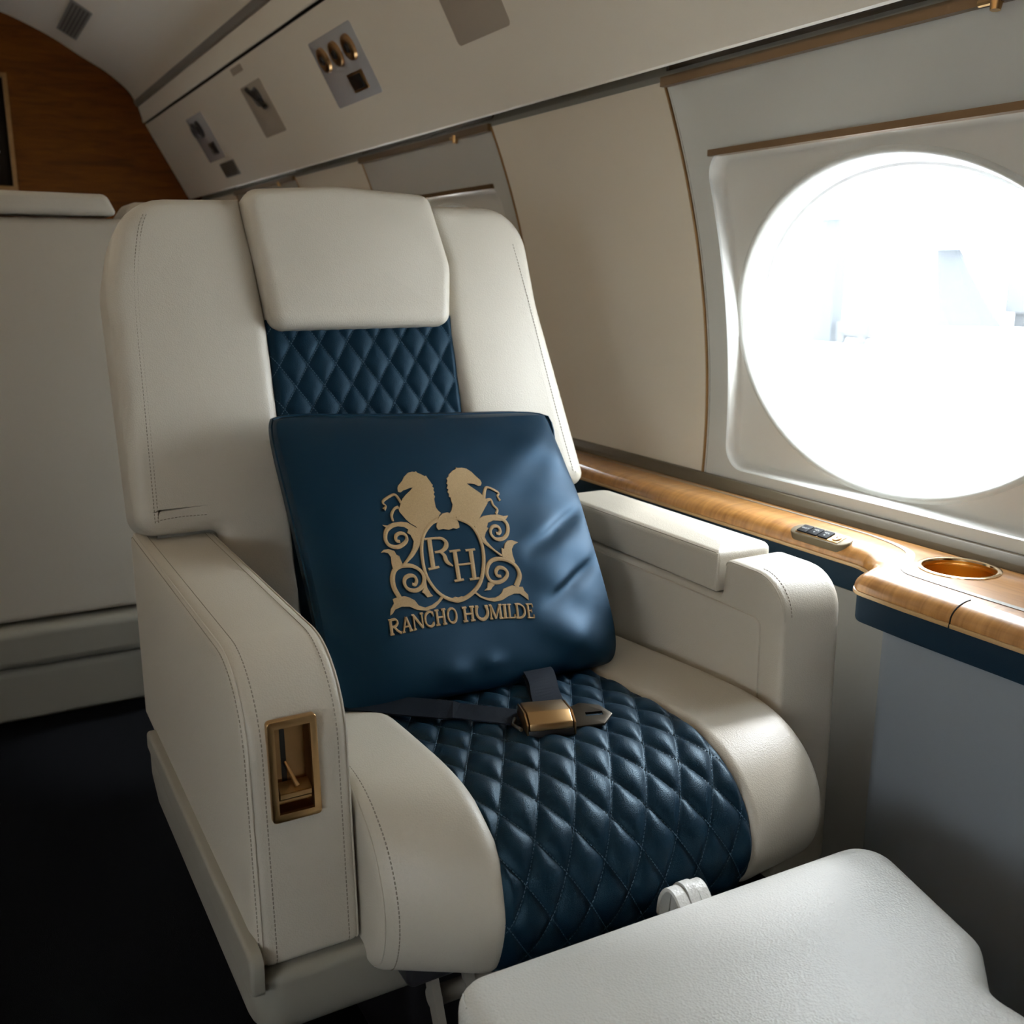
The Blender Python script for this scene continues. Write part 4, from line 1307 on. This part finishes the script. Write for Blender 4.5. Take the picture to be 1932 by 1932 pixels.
Ot(rbox('foot', (-0.42, 0.56, 0.075), (0.30, 0.24, 0.15), 0.02, BLACK))
mb = MB()
for y0, wd, dz in ((0.584, 0.013, 0.0), (0.598, 0.012, 0.0022), (0.611, 0.012, 0.0)):
    cl = smoothline([(-0.682, y0, 0.345), (-0.690, y0, 0.362), (-0.701, y0, 0.372 + dz), (-0.712, y0, 0.370 + dz), (-0.720, y0, 0.356 + dz * .5), (-0.722, y0, 0.335), (-0.718, y0, 0.315)], 6)
    ribbon3(mb, cl, wd, 0.004, [Vector((0, 1, 0))] * len(cl))
sl_ = Ot(mb.build('pull_strap', WHITEL, None, True, 50))

# ------------------------------------------------------------------ seat behind, seen from its back
rs = thing('rear_seat', 'back of another cream seat beyond the armchair, on the aisle side at left', 'armchair')
rs.location = (-2.5, 0.0, 0.0)
def Rs(o): return own(o, rs)
RM = lambda a, b, w: (-2.35 - (w) - 0.0 * b, a, b)
rp = fillet([(-0.46, 0.23), (-0.46, 1.085, 0.05), (0.36, 1.090), (0.385, 1.125, 0.02), (0.50, 1.128, 0.06), (0.50, 0.23)], 8)
Rs(slab('seat_back', rp, RM, 0.0, 0.16, 0.02, 0.02, CREAM, None, steps=4))
rh = fillet([(-0.30, 1.093, 0.012), (-0.30, 1.142, 0.02), (0.332, 1.138, 0.018), (0.352, 1.095, 0.008)], 6)
Rs(slab('headrest', rh, RM, -0.016, 0.14, 0.012, 0.02, CREAM, None, steps=4))
Rs(slab('upper_plinth', fillet([(-0.50, 0.130, 0.01), (-0.50, 0.222, 0.02), (0.52, 0.222, 0.02), (0.52, 0.130, 0.01)], 4), RM, -0.022, 0.18, 0.02, 0.02, SHROUD, None))
Rs(slab('lower_plinth', fillet([(-0.48, 0.0), (-0.48, 0.128, 0.02), (0.50, 0.128, 0.02), (0.50, 0.0)], 4), RM, -0.005, 0.18, 0.02, 0.02, SHROUD, None))

# ------------------------------------------------------------------ overhead service panel fittings
PA = Vector((0, 1.0498 - 0.0010, 1.2990)); 
P0 = Vector((0, 1.036, 1.312)); P1 = Vector((0, 0.8765, 1.606))
pd = (P1 - P0).normalized()                 # up the slope
pn = Vector((0, -pd.z, pd.y)); pn = pn if pn.y < 0 else -pn
def om(x, z, w):                             # x along the cabin, z height on the panel, w out of the panel
    t = (z - P0.z) / pd.z
    return P0 + pd * t + Vector((x, 0, 0)) + pn * w
def opl(name, x0, x1, z0, z1, w, m, r=0.01, shear=0.0):
    lp = fillet([(x0, z0, r), (x1, z0, r), (x1 + shear, z1, r), (x0 + shear, z1, r)], 4)
    return slab(name, lp, om, -0.004, w, 0, min(0.001, w * 0.4), m, None, steps=2)
RO = Matrix((Vector((1, 0, 0)), pd, Vector((1, 0, 0)).cross(pd))).transposed()
if (RO @ Vector((0, 0, 1))).dot(pn) < 0:
    RO = Matrix((Vector((1, 0, 0)), -pd, Vector((1, 0, 0)).cross(-pd))).transposed()
def service_unit(x0, x1, z0, z1, n, label, gm, plate_m):
    t = thing('service_unit', label, 'service panel')
    t.location = om((x0 + x1) / 2, z0, 0)
    own(opl('plate', x0, x1, z0, z1, 0.002, plate_m, 0.008), t)
    w = x1 - x0
    for i in range(n):
        cx = x0 + w * (0.20 + 0.30 * i)
        g = own(lathe('air_nozzle', [(0.0, 0.004), (0.010, 0.006), (0.016, 0.010), (0.024, 0.011), (0.030, 0.008), (0.032, 0.001)], om(cx, z1 - 0.045, 0.001), gm, None, 28, RO), t)
        h = lathe('nozzle_core', [(0.0, 0.014), (0.009, 0.013), (0.012, 0.008)], om(cx, z1 - 0.045, 0.001), BLACK, None, 20, RO)
        h.parent = g
    f = opl('switch_frame', x0 + w * .50, x0 + w * .82, z0 + 0.018, z0 + 0.058, 0.006, gm, 0.004); own(f, t)
    k = opl('switch', x0 + w * .54, x0 + w * .78, z0 + 0.023, z0 + 0.053, 0.009, BLACK, 0.003); k.parent = f
    return t
service_unit(-2.705, -2.405, 1.402, 1.552, 3, 'grey square overhead service panel with three round air nozzles, nearest and largest', BRASS_DARK, PLATE)
u2 = thing('reading_light', 'small overhead reading light with dark lever, between the two service panels', 'light')
u2.location = om(-3.30, 1.40, 0)
own(opl('plate', -3.40, -3.18, 1.402, 1.545, 0.0012, BEIGE_PLATE, 0.008), u2)
own(lathe('lamp_head', [(0.0, 0.012), (0.018, 0.014), (0.026, 0.012), (0.032, 0.001)], om(-3.27, 1.505, 0.001), DARK_GREY, None, 24, RO), u2)
mb = MB(); mb.tube([om(-3.31, 1.535, 0.012), om(-3.22, 1.475, 0.014)], 0.007, 8)
own(mb.build('lever', BLACK), u2)
service_unit(-4.20, -3.95, 1.395, 1.548, 2, 'smaller overhead service panel with dark nozzles near the wooden bulkhead', DARK_GREY, PLATE)
sg = thing('speaker_grille', 'square grey speaker grille low on the overhead panel near the bulkhead', 'speaker')
sg.location = om(-4.0, 1.33, 0)
own(opl('frame', -4.09, -3.88, 1.332, 1.382, 0.002, LENS, 0.006), sg)
mb = MB()
for k in range(8):
    z = 1.337 + k * 0.0055
    mb.add([om(-4.08, z, 0.0022), om(-3.89, z, 0.0022), om(-3.89, z + 0.003, 0.0035), om(-4.08, z + 0.003, 0.0035)], [(0, 1, 2, 3)])
own(mb.build('louvres', BLACK, None, False), sg)
mc = thing('mask_cover', 'flush beige cover plate on the overhead panel at top centre', 'cover plate')
mc.location = om(-1.87, 1.42, 0)
own(opl('door', -1.966, -1.752, 1.4235, 1.560, 0.0015, BEIGE_PLATE, 0.010), mc)
own(opl('finger_tab', -1.90, -1.82, 1.545, 1.553, 0.0030, BEIGE_PLATE, 0.003), mc)
lb = opl('placard', -3.40, -3.28, 1.580, 1.598, 0.001, BEIGE_PLATE, 0.003)
lb['label'] = 'tiny beige placard on the overhead panel below the dark groove'; lb['category'] = 'placard'
# grille in the ceiling near the bulkhead
cg = thing('ceiling_grille', 'narrow grey grille set in the ceiling at the upper left', 'vent')
def cm(x, t, w):
    a = Vector((0, 0.600, 1.8840)); b = Vector((0, 0.530, 1.9225)); d = (b - a)
    nn = Vector((0, -d.z, d.y)).normalized(); nn = nn if nn.z < 0 else -nn
    return a + d * t + Vector((x, 0, 0)) + nn * (w + 0.001)
cg.location = cm(-4.4, 0.5, 0)
own(slab('frame', [(-4.66, 0), (-4.17, 0), (-4.17, 1), (-4.66, 1)], cm, -0.01, 0.003, 0, 0.001, LENS, None, steps=1), cg)
mb = MB()
for k in range(5):
    t = 0.12 + k * 0.17
    mb.add([cm(-4.64, t, 0.0035), cm(-4.19, t, 0.0035), cm(-4.19, t + 0.07, 0.0035), cm(-4.64, t + 0.07, 0.0035)], [(0, 1, 2, 3)])
own(mb.build('slats', DARK_GREY, None, False), cg)

# ------------------------------------------------------------------ framed picture on the bulkhead
pic = thing('framed_picture', 'tall gold-framed dark picture on the wooden bulkhead at left edge', 'picture')
pic.location = (-4.85, 0.15, 1.3)
XM = lambda a, b, w: (-4.858 + w, a, b)
fo_ = [(-0.05, 1.28), (0.338, 1.315), (0.338, 1.765), (-0.05, 1.765)]
fo_ = [(-0.05, 1.308), (0.344, 1.308), (0.344, 1.765), (-0.05, 1.765)]
mb = MB()
for (y0, y1, z0, z1) in ((-0.05, 0.344, 1.308, 1.325), (-0.05, 0.344, 1.748, 1.765), (-0.05, -0.033, 1.325, 1.748), (0.327, 0.344, 1.325, 1.748)):
    mb.box((-4.846, (y0 + y1) / 2, (z0 + z1) / 2), (0.012, (y1 - y0) / 2, (z1 - z0) / 2))
own(mb.build('frame', BRASS_DARK, None, False), pic)
own(MB().box((-4.853, 0.147, 1.536), (0.004, 0.185, 0.215)).build('picture_board', MATT, None, False), pic)
mb = MB()
for i in range(9):
    z = 1.42 + i * 0.030
    wv = 0.02 + 0.012 * math.sin(i * 2.1)
    pts = fillet([(0.262 - wv, z, 0.006), (0.262 + wv, z + 0.004, 0.006), (0.262 + wv * 0.7, z + 0.026, 0.006), (0.262 - wv * 0.8, z + 0.024, 0.006)], 3)
    n0 = len(pts)
    mb.add([(-4.8485, a, b) for a, b in pts], [tuple(range(n0))])
own(mb.build('pale_brushwork', PLATE, None, False), pic)

# ------------------------------------------------------------------ outside, blown out through the glass
tail = thing('aircraft_tail', 'pale blue tail fin of a parked aircraft far outside the round window', 'aircraft')
tail.location = (-22.5, 30, -1.6)
fin = [(-23.95, 1.95), (-23.2, 1.95), (-21.0, -1.0), (-20.5, -1.3), (-24.2, -1.3), (-23.6, -0.6)]
own(slab('fin', fin, XZ, 29.9, 30.1, 0.03, 0.03, FAINT), tail)
mb = MB(); mb.tube([(-25.6, 30, -0.9), (-24, 30, -1.1), (-21, 30, -1.15), (-16, 30, -1.1), (-12, 30, -1.15), (-11, 30, -1.2)], [0.12, 0.32, 0.46, 0.5, 0.45, 0.1], 16)
own(mb.build('fuselage', APRON), tail)
own(slab('stabiliser', [(-24.5, 28.2), (-23.6, 28.2), (-22.6, 30), (-23.6, 31.8), (-24.5, 31.8), (-23.9, 30)], XY, 1.80, 1.88, 0.02, 0.02, APRON), tail)
pole = thing('hangar_column', 'pale grey building column outside at left of the round window', 'column')
pole.location = (-28.6, 30, -1.6)
own(MB().box((-28.7, 30, 2.6), (0.50, 0.3, 4.2)).build('post', FAINT, None, False), pole)
own(MB().box((-28.9, 29.6, 3.25), (0.9, 0.15, 0.25)).build('lamp_box', APRON, None, False), pole)
for i, (x, y, lab) in enumerate(((-27.0, 29.9, 'pale ground cart outside, between column and tail fin'), (-20.6, 30.6, 'pale box cart outside, right of the tail fin'))):
    c = thing('ground_cart', lab, 'cart')
    c.location = (x, y, -1.6)
    z = -0.7 if i == 0 else 0.6
    own(rbox('body', (x, y, z - 0.35), (1.5, 0.8, 0.55 if i == 0 else 1.0), 0.06, FAINT2), c)
    for sx in (-0.5, 0.5):
        own(MB().tube([(x + sx, y - 0.42, -1.4), (x + sx, y - 0.28, -1.4)], 0.2, 16).build('wheel', FAINT2), c)
    own(MB().box((x, y, (z - 0.6 - 1.4) / 2), (0.6, 0.05, max(0.02, (z - 0.6 + 1.4) / 2))).build('chassis', FAINT2, None, False), c)
